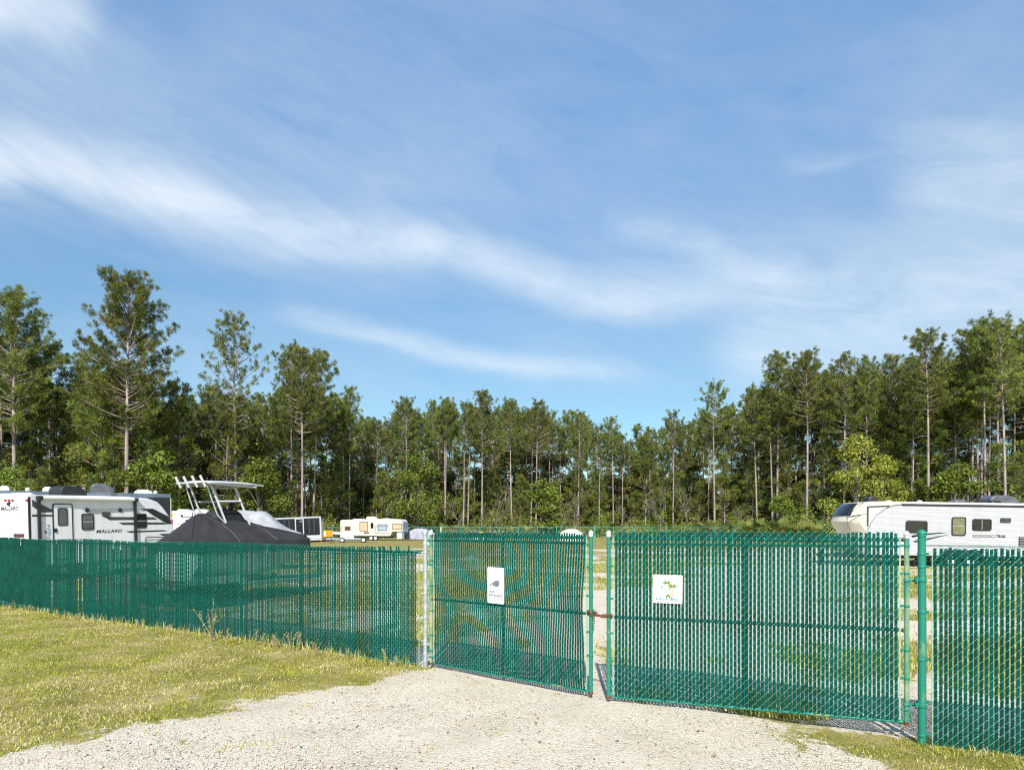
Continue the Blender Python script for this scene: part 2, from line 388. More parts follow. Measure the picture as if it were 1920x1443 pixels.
def line_y(A, B, x): return A.y + (B.y - A.y) * (x - A.x) / (B.x - A.x)
def fence_y(x):
    """depth of the fence line at x (which side of it a point is on)"""
    x = np.asarray(x, float)
    xs = [FL0.x - 60, FL0.x, FL1.x, GL0.x, GL1.x, GR0.x, GR1.x, FR1.x, FR1.x + 40]
    ys = [FL0.y + 41, FL0.y, FL1.y, GL0.y, GL1.y, GR0.y, GR1.y, FR1.y, FR1.y - 19]
    return np.interp(x, xs, ys)
def vnoise(x, y, s, seed=0):
    """cheap smooth value noise, 0..1"""
    x = np.asarray(x, float) * s + 37.3 * seed; y = np.asarray(y, float) * s + 11.7 * seed
    xi = np.floor(x); yi = np.floor(y); fx = x - xi; fy = y - yi
    h = lambda a, b: np.modf(np.abs(np.sin(a * 127.1 + b * 311.7 + seed * 17.3) * 43758.5453))[0]
    u = fx * fx * (3 - 2 * fx); w = fy * fy * (3 - 2 * fy)
    return (h(xi, yi) * (1 - u) + h(xi + 1, yi) * u) * (1 - w) + (h(xi, yi + 1) * (1 - u) + h(xi + 1, yi + 1) * u) * w
def fbm(x, y, s, seed=0, o=4):
    v = 0; a = .5
    for k in range(o):
        v = v + a * vnoise(x, y, s * 2 ** k, seed + k); a *= .5
    return v / (1 - .5 ** o)
def gravel(x, y):
    """1 where the pale shell and gravel lies, 0 where grass grows"""
    x = np.asarray(x, float); y = np.asarray(y, float)
    bx = np.interp(y, [-30, 3, 5.75, 6.11, 6.79, 7.35, 8.16, 8.75, 9.15, 10.5], [-9, -6.3, -4.35, -3.75, -3.28, -2.74, -2.02, -1.4, -.85, -.6])
    left = smooth(-.42, .34, x - bx + (fbm(x, y, 2.0, 3) - .5) * 1.5)
    ex = np.interp(y, [-30, 3, 5.6, 6.5, 7.0, 8.0], [5, 3.3, 2.75, 2.62, 2.72, 3.1])
    right = smooth(-.35, .25, ex - x + (fbm(x, y, 1.8, 9) - .5) * 1.25)
    out = left * right
    n1 = fbm(x, y, .32, 21); n2 = fbm(x, y, 1.4, 23)
    lane = np.exp(-((x - (.9 + .45 * (y - 7.5))) / 3.2) ** 2) * .28
    ins = smooth(.44, .60, n1 * .55 + n2 * .45 + lane - .03 - .5 * smooth(55, 80, y))
    inside = smooth(-.1, .25, y - fence_y(x))
    return out * (1 - inside) + ins * inside

# ------------------------------------------------------------------ ground sheet
def axis(segs):
    a = [segs[0][0]]
    for s, e, st in segs:
        n = max(1, round((e - s) / st)); a += list(np.linspace(s, e, n + 1)[1:])
    return np.array(a)
gx = axis([(-3000, -300, 300), (-300, -60, 20), (-60, -16, 1.5), (-16, 7, .11), (7, 60, 1.5), (60, 300, 20), (300, 3000, 300)])
gy = axis([(-60, 3, 3), (3, 17, .11), (17, 40, .5), (40, 130, 2.5), (130, 300, 20), (300, 4000, 300)])
GX, GY = np.meshgrid(gx, gy); GZ = gz(GX, GY); GM = gravel(GX, GY)
near_m = (GY < 20) & (np.abs(GX + 4) < 14)
GZ = GZ + np.where(near_m, (fbm(GX, GY, 5, 31) - .5) * .02, 0)
V = np.stack([GX, GY, GZ], -1).reshape(-1, 3); idx = np.arange(V.shape[0]).reshape(GX.shape)
Q = np.stack([idx[:-1, :-1], idx[:-1, 1:], idx[1:, 1:], idx[1:, :-1]], -1).reshape(-1, 4)
me = np_mesh('ground', V, Q, np.repeat(GM.reshape(-1, 1), 3, 1), smooth=True)
def ground_material():
    m, nt, b = nodes('ground_shell_and_grass'); L = nt.links.new
    tc = nt.nodes.new('ShaderNodeTexCoord')
    def noise(sc, det=6, ro=.6):
        n = nt.nodes.new('ShaderNodeTexNoise'); n.inputs['Scale'].default_value = sc; n.inputs['Detail'].default_value = det; n.inputs['Roughness'].default_value = ro
        L(tc.outputs['Object'], n.inputs['Vector']); return n.outputs['Fac']
    def ramp(src, *st):
        r = nt.nodes.new('ShaderNodeValToRGB'); L(src, r.inputs[0]); e = r.color_ramp.elements
        while len(e) < len(st): e.new(.5)
        for k, (p, c) in zip(e, st): k.position = p; k.color = (*c, 1)
        return r.outputs[0]
    def mixc(f, a, bb, bt='MIX'):
        n = nt.nodes.new('ShaderNodeMix'); n.data_type = 'RGBA'; n.blend_type = bt
        if isinstance(f, float): n.inputs[0].default_value = f
        else: L(f, n.inputs[0])
        L(a, n.inputs[6]); L(bb, n.inputs[7]); return n.outputs[2]
    sand = ramp(noise(1.3, 8), (.3, (.50, .405, .29)), (.5, (.62, .525, .40)), (.68, (.69, .60, .47)))
    vo = nt.nodes.new('ShaderNodeTexVoronoi'); vo.inputs['Scale'].default_value = 42; L(tc.outputs['Object'], vo.inputs['Vector'])
    stones = ramp(vo.outputs['Color'], (.0, (.24, .20, .155)), (.25, (.53, .45, .345)), (.8, (.72, .64, .525)), (1, (.36, .25, .18)))
    sand = mixc(.5, sand, stones)
    speck = ramp(noise(95, 3, .7), (.30, (.30, .27, .24)), (.42, (1, 1, 1)))
    sand = mixc(.75, sand, speck, 'MULTIPLY')
    grs = ramp(noise(1.1, 7), (.3, (.17, .16, .036)), (.5, (.30, .26, .08)), (.7, (.48, .395, .22)))
    fine = ramp(noise(38, 5, .7), (.3, (.42, .42, .38)), (.62, (1.15, 1.12, 1.0)))
    grs = mixc(.85, grs, fine, 'MULTIPLY')
    at_ = nt.nodes.new('ShaderNodeAttribute'); at_.attribute_name = 'Col'
    ma = nt.nodes.new('ShaderNodeMath'); ma.operation = 'MULTIPLY_ADD'; L(noise(8, 8, .7), ma.inputs[0]); ma.inputs[1].default_value = 3.2
    L(at_.outputs['Fac'], ma.inputs[2])
    mk = nt.nodes.new('ShaderNodeMapRange'); L(ma.outputs[0], mk.inputs[0]); mk.inputs[1].default_value = 1.92; mk.inputs[2].default_value = 2.22
    L(mixc(mk.outputs[0], grs, sand), b.inputs['Base Color'])
    b.inputs['Roughness'].default_value = .95; b.inputs['Specular IOR Level'].default_value = .15
    hsum = nt.nodes.new('ShaderNodeMath'); hsum.operation = 'MULTIPLY_ADD'; L(vo.outputs['Distance'], hsum.inputs[0]); hsum.inputs[1].default_value = -1.0; L(noise(60, 5, .7), hsum.inputs[2])
    bp = nt.nodes.new('ShaderNodeBump'); bp.inputs['Strength'].default_value = .55; bp.inputs['Distance'].default_value = .018
    L(hsum.outputs[0], bp.inputs['Height']); L(bp.outputs[0], b.inputs['Normal'])
    return m
ground = link('ground', me, ground_material()); ground['kind'] = 'structure'

# ------------------------------------------------------------------ loose pebbles on the drive
def in_view(x, y, pad=.35):
    return (np.abs(x) < y * .75 + pad) & (y > 5.2)
def pebbles():
    N = 90000
    x = nr.uniform(-6, 5.2, N); y = 5.2 + 6.3 * nr.random(N) ** 1.35
    g = gravel(x, y)
    keep = in_view(x, y) & (nr.random(N) < (g * .96 + .003) * np.clip(fbm(x, y, .9, 81) * 2.6 - .55, .12, 1) * np.clip(1.5 - (y - 5.5) * .22, .35, 1))
    x, y = x[keep], y[keep]; n = len(x)
    s = .004 + .008 * nr.random(n) ** 2 + .016 * (nr.random(n) < .02) * nr.random(n)
    base = np.array([[1, 0, 0], [-.5, .87, 0], [-.5, -.87, 0], [.3, .4, .8], [-.1, -.5, .75], [0, 0, -.5]])
    tri = np.array([[0, 1, 3], [1, 2, 4], [2, 0, 4], [0, 3, 4], [1, 4, 3], [0, 5, 1], [1, 5, 2], [2, 5, 0]])
    a = nr.uniform(0, 6.28, n); ca, sa = np.cos(a), np.sin(a)
    sc = s[:, None] * nr.uniform(.6, 1.35, (n, 3)) * np.array([1, 1, .7])
    P = base[None] * (1 + nr.uniform(-.25, .25, (n, 6, 1))) * sc[:, None, :]
    X = P[..., 0] * ca[:, None] - P[..., 1] * sa[:, None] + x[:, None]
    Y = P[..., 0] * sa[:, None] + P[..., 1] * ca[:, None] + y[:, None]
    Z = P[..., 2] + (gz(x, y) + .004)[:, None] + .25 * s[:, None]
    pal = np.array([[.80, .76, .69], [.72, .67, .59], [.60, .55, .47], [.76, .70, .60], [.40, .36, .32], [.42, .16, .09], [.62, .36, .16], [.10, .09, .085], [.52, .50, .48]])
    w = np.array([.30, .26, .16, .14, .06, .012, .012, .024, .032]); c = pal[nr.choice(len(pal), n, p=w / w.sum())] * nr.uniform(.66, 1.0, (n, 1)) * np.array([1.0, .97, .92])
    F_ = (tri[None] + (np.arange(n) * 6)[:, None, None]).reshape(-1, 3)
    o = link('loose_pebbles', np_mesh('loose_pebbles', np.stack([X, Y, Z], -1).reshape(-1, 3), F_, np.repeat(c, 6, 0)), M['pebble'])
    tag(o, 'pale shell and gravel scattered over the drive before the gates', 'gravel', kind='stuff')
pebbles()

# ------------------------------------------------------------------ grass
def blades(x, y, h, w, col, lean=.45, z=None, twist=None):
    n = len(x); z = gz(x, y) - .004 if z is None else z
    a = nr.uniform(0, 6.28, n); b = nr.uniform(0, 6.28, n); l = nr.random(n) * lean
    dx, dy = np.cos(a) * w / 2, np.sin(a) * w / 2
    lx, ly = np.cos(b) * l * h, np.sin(b) * l * h
    V = np.empty((n, 5, 3))
    V[:, 0] = np.stack([x - dx, y - dy, z], -1); V[:, 1] = np.stack([x + dx, y + dy, z], -1)
    V[:, 2] = np.stack([x + lx * .35 + dx * .8, y + ly * .35 + dy * .8, z + h * .6], -1); V[:, 3] = np.stack([x + lx * .35 - dx * .8, y + ly * .35 - dy * .8, z + h * .6], -1)
    V[:, 4] = np.stack([x + lx, y + ly, z + h * np.sqrt(np.maximum(.1, 1 - l * l * .5))], -1)
    base = np.arange(n)[:, None] * 5
    T = np.concatenate([base + np.array([[0, 1, 2]]), base + np.array([[0, 2, 3]]), base + np.array([[3, 2, 4]])], 0)
    return V.reshape(-1, 3), T, np.repeat(col, 5, 0)
GREENS = np.array([[.36, .38, .045], [.45, .43, .06], [.26, .32, .04], [.54, .48, .10], [.66, .56, .27], [.72, .63, .38], [.19, .26, .04]])
def gcol(n, straw):
    w = np.array([.24, .24, .16, .16, .10, .05, .05])[None] * np.ones((n, 1))
    w[:, 4:6] *= (.3 + 4.5 * straw)[:, None]; w[:, [0, 2, 6]] *= (1.35 - .9 * np.minimum(1, straw))[:, None]
    w /= w.sum(1, keepdims=True); k = (w.cumsum(1) < nr.random((n, 1))).sum(1).clip(0, 6)
    return GREENS[k] * nr.uniform(.75, 1.15, (n, 1))
def lawn():
    N = 640000
    x = nr.uniform(-14.5, 5.6, N); y = 5.1 + 12.8 * nr.random(N) ** 1.15
    g = gravel(x, y); fy = fence_y(x)
    clump = fbm(x, y, 3.2, 41)
    keep = in_view(x, y) & (y < fy - .02) & (nr.random(N) < (1 - g) ** 1.2 * (.06 + 1.5 * clump ** 1.7))
    keep |= in_view(x, y) & (y < fy) & (nr.random(N) < .55 * smooth(.66, .72, fbm(x, y, 4.5, 43)) * smooth(.75, .25, np.abs(g - .0) * (.5 + .06 * np.abs(x + 2))))
    x, y = x[keep], y[keep]; n = len(x)
    straw = np.clip(fbm(x, y, 1.0, 51) * 3.6 - 1.5 + .6 * gravel(x, y) + .5 * smooth(.4, .1, np.abs(fence_y(x) - y - .8)), 0, 1.2)
    h = (.014 + .030 * nr.random(n) ** 1.4) * (.6 + .9 * fbm(x, y, 2.4, 61)) * np.where(x > 2, .8, 1)
    w = .005 + .006 * nr.random(n)
    A = blades(x, y, h, w, gcol(n, straw) * (.62 + .76 * fbm(x, y, 3.0, 53))[:, None], 1.5)
    # taller fringe along the foot of the fence
    k = 2600; t = nr.random(k) * (FL_LEN - .3); off = np.abs(nr.normal(0, .10, k)) + .03
    fx = FL1.x + FDIR.x * t - FDIR.y * off; fy2 = FL1.y + FDIR.y * t + FDIR.x * off
    hh = .03 + .17 * nr.random(k) ** 3
    B = blades(fx, fy2, hh, .008 + .005 * nr.random(k), gcol(k, np.full(k, .55)), .5)
    k = 900; t = nr.random(k) * 3.4; off = np.abs(nr.normal(0, .12, k)) + .02
    d = (FR1 - FR0).normalized(); fx = FR0.x - .3 + d.x * t + d.y * off; fy3 = FR0.y + d.y * t - d.x * off + .1
    Cc = blades(fx, fy3, .03 + .06 * nr.random(k) ** 2, .007 + .004 * nr.random(k), gcol(k, np.full(k, .4)), 1.0)
    Vs, Ts, Cs = [], [], []; o = 0
    for v, t_, c in (A, B, Cc):
        Vs.append(v); Ts.append(t_ + o); Cs.append(c); o += len(v)
    ob = link('lawn_grass', np_mesh('lawn_grass', np.concatenate(Vs), np.concatenate(Ts), np.concatenate(Cs)), M['grass'])
    tag(ob, 'short yellow-green verge grass in front of the slatted fence', 'grass', kind='stuff')
lawn()
def yard_grass():
    N = 120000
    y = 7.0 + 33 * nr.random(N) ** 1.5; x = nr.uniform(-.78, .78, N) * y
    keep = (y > fence_y(x) + .15) & (nr.random(N) < (1 - gravel(x, y)) * .9)
    x, y = x[keep], y[keep]; n = len(x)
    straw = np.clip(fbm(x, y, .5, 71) * 1.6 - .4, 0, 1)
    V1, T1, C1 = blades(x, y, (.04 + .07 * nr.random(n)), .012 + .012 * y / 25, gcol(n, straw), .8)
    ob = link('yard_grass', np_mesh('yard_grass', V1, T1, C1), M['grass'])
    tag(ob, 'patchy grass growing through sand inside the storage yard', 'grass', kind='stuff')
yard_grass()

# ------------------------------------------------------------------ slatted chain-link panels
def slat_mesh(h, w=.027, t=.0065, segs=1, warp=None):
    prof = [(-w / 2, 0), (-w / 2 + .004, -t / 2), (w / 2 - .004, -t / 2), (w / 2, 0), (w / 2 - .004, t / 2), (-w / 2 + .004, t / 2)]
    mb = MB(); vs = []; fs = []
    for i in range(segs + 1):
        z = h * i / segs; dx, dy = warp(z) if warp else (0, 0)
        vs += [(a + dx, b + dy, z) for a, b in prof]
    for i in range(segs):
        for k in range(6):
            fs.append((i * 6 + k, i * 6 + (k + 1) % 6, (i + 1) * 6 + (k + 1) % 6, (i + 1) * 6 + k))
    fs.append(tuple(range(6))[::-1]); fs.append(tuple(range(segs * 6, segs * 6 + 6)))
    return mb.add(vs, fs).mesh('slat', 30)
SLAT1 = slat_mesh(1.0, w=.0268)
SLAT2 = slat_mesh(1.0, w=.0288, t=.0085)
def wire_mesh(L, p, zb, zt, name, parent, bulge=None, x_from=0.0, r=.0023):
    """woven chain link: one set of wires passes in front of the slats, the other behind"""
    ncol = int((L - x_from) / p); nz = int((zt - zb) / p); lines = []
    dz = 2 * p * 1.04
    for side in (-1, 1):
        j = np.arange(nz + 1)
        offs = np.array([0, .14, .86]); s = (j[:, None] + offs[None]).ravel()[:-2]            # position in columns
        yy = np.tile(np.array([0.0, 1.0, 1.0]), nz + 1)[:-2] * .0072 * side
        zz = (j[:, None] + np.array([0, .18, .82])[None]).ravel()[:-2] * p * 1.04
        for c in range(-nz, ncol + 1, 2):
            cc = c + (0 if side < 0 else 1)
            x = x_from + (cc + s) * p if side < 0 else x_from + (ncol - (cc + s)) * p
            P = np.stack([x, yy, zb + zz], -1)
            ok = (x >= x_from - p * .6) & (x <= x_from + (ncol + .6) * p)
            if ok.sum() < 3: continue
            i0, i1 = np.where(ok)[0][[0, -1]]
            q = P[np.clip(np.arange(len(s)), i0, i1)]
            if i0 > 0: q[:i0] = q[i0] + (np.arange(i0)[:, None] - i0) * 1e-5
            if i1 < len(s) - 1: q[i1 + 1:] = q[i1] + np.arange(1, len(s) - i1)[:, None] * 1e-5
            lines.append(q)
    lines = np.array(lines)
    if bulge is not None:
        dx, dy = bulge(lines[..., 0], lines[..., 2]); lines[..., 0] += dx; lines[..., 1] += dy
    # little wobble so that the weave is not ruler-straight
    lines[..., 1] += (vnoise(lines[..., 0], lines[..., 2], 9, 5) - .5) * .004
    v, f = tubes_np(lines, r, 3)
    o = link(name, np_mesh(name, v, f), M['wire'], parent); o['kind'] = 'stuff'; return o
def band(parent, x, z, r, name='tension_band', mat=None, toward=1):
    mb = MB().lathe([(r + .003, z - .011), (r + .0045, z - .008), (r + .0045, z + .008), (r + .003, z + .011)], 14, (x, 0, 0))
    mb.bb(x + toward * (r - .002), x + toward * (r + .03), -.009, .009, z - .010, z + .010)
    mb.tube([(x + toward * (r + .018), -.02, z), (x + toward * (r + .018), .02, z)], .006, 6)
    return mb.build(name, mat or M['greenpipe'], parent)
def domecap(parent, x, z, r, mat):
    return MB().lathe([(r * 1.12, z - .03), (r * 1.14, z), (r * 1.25, z + .002), (r * 1.2, z + .01), (r * .95, z + .025), (r * .5, z + .036), (r * .05, z + .04)], 16, (x, 0, 0)).build('post_cap', mat, parent)
def fence_root(A, B, name):
    d = B - A; return empty(name, (A.x, A.y, 0), (0, 0, math.atan2(d.y, d.x))), d.length

# ---- left run of fence
root, L = fence_root(FL0, FL1, 'slatted_fence')
tag(root, 'long green slatted chain-link fence beside the grass verge', 'fence')
P = .039; n = int((L - .015) / P); ZT = 1.665
xs = [(i + .5) * P for i in range(n)]
far_v, far_f = [], []
def wpos(x): q = FL0 + (FL1 - FL0).normalized() * x; return q.x, q.y
for i, x in enumerate(xs):
    wx, wy = wpos(x); zb = gzf(wx, wy) + .012 + rnd.uniform(0, .012); px = CX + F * wx / wy
    zt = ZT + rnd.uniform(-.006, .006) + .02 * math.sin(x * 1.3)
    if 722 < px < 782 and rnd.random() < .85: zt -= rnd.uniform(.06, .10)
    elif px < 720 and rnd.random() < .05: zt -= rnd.uniform(.03, .2)
    if rnd.random() < .004 and px < 600: continue
    if i >= n - 300:
        link('slat', SLAT2, M['slat'], root, (x + rnd.uniform(-.002, .002), rnd.uniform(-.0015, .0015), zb), (0, rnd.uniform(-.004, .004), rnd.uniform(-.10, .10)), (1, 1, zt - zb))
    else:
        far_v.append((x, zb, zt))
if far_v:
    mb = MB()
    for x, zb, zt in far_v: mb.add([(v.co.x + x, v.co.y, v.co.z * (zt - zb) + zb) for v in SLAT2.vertices], [tuple(p.vertices) for p in SLAT2.polygons])
    o = mb.build('slat_row', M['slat'], root, ang=30); o['kind'] = 'stuff'
wire_mesh(L - .01, P, -.07, ZT - .03, 'wire_mesh', root)
MB().tube([(0, .035, ZT - .065), (L + .02, .035, ZT - .065)], .021, 10).build('top_rail', M['darkrail'], root)
MB().bb(0, L - .04, -.006, .006, ZT - .115, ZT - .10).build('locking_strip', M['slat'], root)
MB().tube([(0, -.006, .06), (L * .5, -.006, -.02), (L, -.006, .09)], .003, 5).build('bottom_wire', M['wire'], root)
for s in (2.55, 5.2, 7.85, 10.5, 13.15):
    x = L - s; wx, wy = wpos(x); g = gzf(wx, wy)
    MB().tube([(x, .062, g - .1), (x, .062, ZT - .04)], .03, 12).build('line_post', M['darkrail'], root)
MB().bb(L + .010, L + .015, -.009, .009, .08, ZT - .06).build('tension_bar', M['tension'], root)

# ---- galvanised gate post
POST_TOP = 1.905
def main_post(pos, r, mat, capmat, label, top, bands, bmat, hinge_z, side):
    g = gzf(pos.x, pos.y); p = empty('gate_post', (pos.x, pos.y, 0))
    MB().tube([(0, 0, g - .15), (.004, 0, .9), (0, 0, top - .03)], r, 20).build('pipe', mat, p)
    domecap(p, 0, top - .03, r, capmat)
    for z in bands: band(p, 0, z, r, 'tension_band', bmat, -side)
    for z in hinge_z:
        mb = MB().lathe([(r + .004, z - .022), (r + .006, z - .018), (r + .006, z + .018), (r + .004, z + .022)], 16)
        mb.bb(side * r, side * (r + .03), -.012, .012, z - .02, z + .02)
        mb.build('hinge', M['greenpipe'] if mat is not M['galv'] else M['galv'], p)
    return tag(p, label, 'post')
main_post(POST_L, .030, M['galv'], M['galv'], 'silvery galvanised gate post at the end of the long fence', 1.90, (.40, .72, 1.05, 1.36, 1.60), M['galv'], (.36, 1.72), 1)
main_post(POST_R, .0345, M['greenpipe'], M['greenpipe'], 'thick green gate post with a domed cap beside the short fence run', 1.915, (.02, .33, .72, 1.16, 1.58, 1.70), M['greenpipe'], (.30, 1.46), -1)

# ---- right run of fence
root, L = fence_root(FR0, FR1, 'slatted_fence')
tag(root, 'short green slatted fence run beside the thick green gate post', 'fence')
P = .0385
for i in range(int((L - .06) / P)):
    x = .02 + i * P; q = FR0 + (FR1 - FR0).normalized() * x; zb = gzf(q.x, q.y) + .015 + rnd.uniform(-.006, .012)
    link('slat', SLAT1, M['slat'], root, (x + rnd.uniform(-.0007, .0007), rnd.uniform(-.0015, .0015), zb), (0, rnd.uniform(-.005, .005), rnd.uniform(-.06, .06)), (1, 1, 1.752 + rnd.uniform(-.008, .008) - zb))
wire_mesh(L, P, -.09, 1.74, 'wire_mesh', root, x_from=.0)
MB().tube([(.0, .033, 1.665), (L, .033, 1.665)], .021, 10).build('top_rail', M['darkrail'], root)
MB().bb(.0, L, -.005, .007, 1.60, 1.615).build('locking_strip', M['slat'], root)
MB().bb(-.012, -.006, -.009, .009, -.06, 1.74).build('tension_bar', M['tension'], root)

# ---- gate leaves
def gate(A, B, label, P, name, bulge, pmat_l, pmat_r, npost_mat, zt0=1.872, mid=.975):
    root, L = fence_root(A, B, name); tag(root, label, 'gate')
    zb, zr = .115, 1.828
    for x, mt in ((0.0, pmat_l), (L, pmat_r)):
        po = MB().tube([(x, 0, zb - .02), (x, 0, 1.872)], .0225, 16).build('end_post', mt, root)
        c = domecap(root, x, 1.872, .0225, M['cap'])
    MB().tube([(.02, .024, zr), (L - .02, .024, zr)], .0165, 12).build('top_rail', M['greenpipe'], root)
    MB().tube([(.02, .024, mid), (L - .02, .024, mid + .004)], .0165, 12).build('middle_rail', M['darkrail'], root)
    MB().tube([(.02, .022, zb), (L - .02, .022, zb)], .0165, 12).build('bottom_rail', M['greenpipe'], root)
    MB().tube([(L * .49, .026, zb), (L * .49, .026, zr)], .0165, 12).build('stile', M['darkrail'], root)
    MB().bb(.06, L - .06, -.006, .008, zr - .075, zr - .052).build('locking_strip', M['slat'], root)
    m0, m1 = .062, L - .068
    for x in (m0 - .012, m1 + .012):
        MB().bb(x - .0065, x + .0065, -.004, .003, zb + .02, zr + .01).build('tension_bar', M['tension'], root)
    for x, s in ((0, 1), (L, -1)):
        for z in (.22, .52, .80, 1.18, 1.50, 1.76): band(root, x, z + rnd.uniform(-.03, .03), .0225, toward=s)
        # rust where the rails are welded on
        MB().tube([(x + s * .021, -.004, zr), (x + s * .034, -.004, zr)], .0185, 10).build('weld', M['rust'], root)
        MB().tube([(x + s * .021, -.002, mid), (x + s * .032, -.002, mid)], .0182, 10).build('weld', M['rust'], root)
        MB().tube([(x, 0, zb - .024), (x, 0, zb + .012)], .0232, 12).build('weld', M['rust'], root)
    n = int((m1 - m0) / P)
    for i in range(n):
        x = m0 + (i + .5) * (m1 - m0) / n; b = zb + .012 + rnd.uniform(-.006, .01); t = zt0 + rnd.uniform(-.009, .009)
        jx = rnd.uniform(-.0007, .0007)
        if bulge:
            me = slat_mesh(t - b, segs=14, w=.0262, warp=lambda z, x=x, b=b: bulge(x, z + b))
            link('slat', me, M['slat'], root, (x + jx, 0, b), (0, 0, 0))
        else:
            link('slat', SLAT1, M['slat'], root, (x + jx, rnd.uniform(-.0012, .0012), b), (0, rnd.uniform(-.0035, .0035), rnd.uniform(-.06, .06)), (1, 1, t - b))
    wire_mesh(m1 + .02, (m1 - m0) / n, zb - .01, 1.855, 'wire_mesh', root, bulge, x_from=m0 - .01)
    return root, L
LL = (GL1 - GL0).length
def bulge_left(x, z):
    """the fabric of the left leaf hangs slack and billows"""
    x = np.asarray(x, float); z = np.asarray(z, float)
    free = np.sin(np.clip((z - .12) / .86, 0, 1) * np.pi) ** 2
    up = np.sin(np.clip((z - .98) / .85, 0, 1) * np.pi)
    u = x / LL
    dy = -.035 * free * np.sin(u * np.pi) - .018 * up * np.sin(u * 3.1) + .010 * np.sin(u * 13 + z * 2.2) * free
    dx = .030 * np.sin(u * np.pi * 1.1) ** 1 * np.sin((z - .3) * 3.4) * (z < 1.83) + .006 * np.sin(z * 7 + x * 9) - .03 * u ** 6 * np.sin((z - .1) / 1.75 * np.pi) * 1.2
    return dx, dy
gate_l, LGL = gate(GL0, GL1, 'green gate leaf with billowing slats and the camera warning sign', .0345, 'gate_leaf', bulge_left, M['greenpipe2'], M['greenpipe'], None)
gate_r, LGR = gate(GR0, GR1, 'green gate leaf with straight slats carrying the palm tree sign', .0368, 'gate_leaf', None, M['greenpipe'], M['greenpipe2'], None, zt0=1.892)
# hinge straps on the leaves
for rt, x, s in ((gate_l, 0, -1), (gate_r, LGR, 1)):
    for z in (.30, 1.46):
        mb = MB().lathe([(.026, z - .03), (.029, z - .026), (.029, z - .006), (.026, z - .002)], 14, (x, 0, 0))
        mb.bb(x + s * .02, x + s * .085, -.006, .006, z - .026, z - .002)
        mb.tube([(x + s * .075, 0, z - .045), (x + s * .075, 0, z + .03)], .009, 8)
        mb.build('hinge_strap', M['greenpipe'], rt)

# ---- chain and padlock between the leaves
def chain():
    c = empty('gate_chain', (GL1.x, GL1.y, 0)); tag(c, 'rusty chain wrapped around the two gate posts', 'chain')
    A = Vector((0, 0, 1.0)); B = Vector((GR0.x - GL1.x, GR0.y - GL1.y, 1.0)); d = (B - A); dn = Vector((d.x, d.y, 0)).normalized(); pn = Vector((dn.y, -dn.x, 0))
    pts = []
    for k in range(9): a = R(110 + 140 * k / 8); pts.append(A + (dn * math.cos(a) + pn * math.sin(a)) * .034)
    # front strand, loop round the other post, back strand
    f0 = A + pn * -.034; f1 = B + pn * -.034; bk0 = B + pn * .034; bk1 = A + pn * .034
    path = [bk1 + (f0 - bk1) * 0]
    path = []
    for k in range(7): t = k / 6; path.append(bk1 + (bk0 - bk1) * (1 - t) * 1.0 + Vector((0, 0, .01 - .03 * math.sin(t * math.pi))))
    for k in range(1, 7): a = R(90 + 180 * k / 6); path.append(A + (pn * math.sin(a) + dn * math.cos(a)) * .034 + Vector((0, 0, .012)))
    for k in range(1, 8): t = k / 7; path.append(f0 + (f1 - f0) * t + Vector((0, 0, .012 - .045 * math.sin(t * math.pi) - .015 * t)))
    for k in range(1, 7): a = R(-90 + 180 * k / 6); path.append(B + (pn * math.sin(a) + dn * math.cos(a)) * .034 + Vector((0, 0, -.004)))
    def torus(p, d, roll, mb):
        d = d.normalized(); u = d.cross(Vector((0, 0, 1)));
        if u.length < .1: u = d.cross(Vector((1, 0, 0)))
        u.normalize(); w = u.cross(d); a = u * math.cos(roll) + w * math.sin(roll)
        ring_ = [p + d * (math.cos(t) * .019) + a * (math.sin(t) * .011) for t in [2 * math.pi * k / 10 for k in range(11)]]
        mb.tube(ring_, .0042, 5, caps=False)
    # even spacing along the path
    seg = []; acc = 0
    for a, b in zip(path[:-1], path[1:]):
        l = (b - a).length; t = -acc
        while t + .026 <= l:
            t += .026; seg.append((a + (b - a) * (t / l), b - a))
        acc = l - t
    for i, (p, d) in enumerate(seg):
        mb = MB(); torus(p, d, R(90 * (i % 2) + 20), mb); mb.build('link', M['rust'], c)
    # loose tail hanging down the left post
    tail = [A + pn * -.04 + dn * (.006 * math.sin(k)) + Vector((0, 0, -.03 - .026 * k)) for k in range(7)]
    for i, p in enumerate(tail):
        mb = MB(); torus(p, Vector((.1, 0, -1)), R(90 * (i % 2)), mb); mb.build('link', M['rust'], c)
    k = empty('padlock', tuple(A + Vector((GL1.x, GL1.y, 0)) + pn * -.055 + dn * .03 + Vector((0, 0, -.005))), (R(8), R(55), math.atan2(dn.y, dn.x)))
    tag(k, 'small pale padlock hooked through the rusty gate chain', 'padlock')
    MB().prism(rrect(-.024, .024, -.05, 0, .012), -.011, .011).build('body', M['steel'], k, bevel=.003)
    MB().tube([(-.015, 0, 0), (-.015, 0, .02)] + [(-.015 * math.cos(R(a)), 0, .02 + .016 * math.sin(R(a))) for a in range(30, 180, 30)] + [(.015, 0, .02), (.015, 0, 0)], .004, 8).build('shackle', M['steel'], k)
    k2 = empty('padlock', tuple(A + Vector((GL1.x, GL1.y, 0)) + pn * -.052 + dn * -.005 + Vector((0, 0, .012))), (R(5), R(20), math.atan2(dn.y, dn.x)))
    tag(k2, 'small blue padlock on the chain against the left gate post', 'padlock')
    MB().prism(rrect(-.016, .016, -.034, 0, .008), -.009, .009).build('body', M['lockblue'], k2, bevel=.002)
    MB().tube([(-.010, 0, 0), (-.010, 0, .014)] + [(-.010 * math.cos(R(a)), 0, .014 + .011 * math.sin(R(a))) for a in range(30, 180, 30)] + [(.010, 0, .014), (.010, 0, 0)], .003, 8).build('shackle', M['steel'], k2)
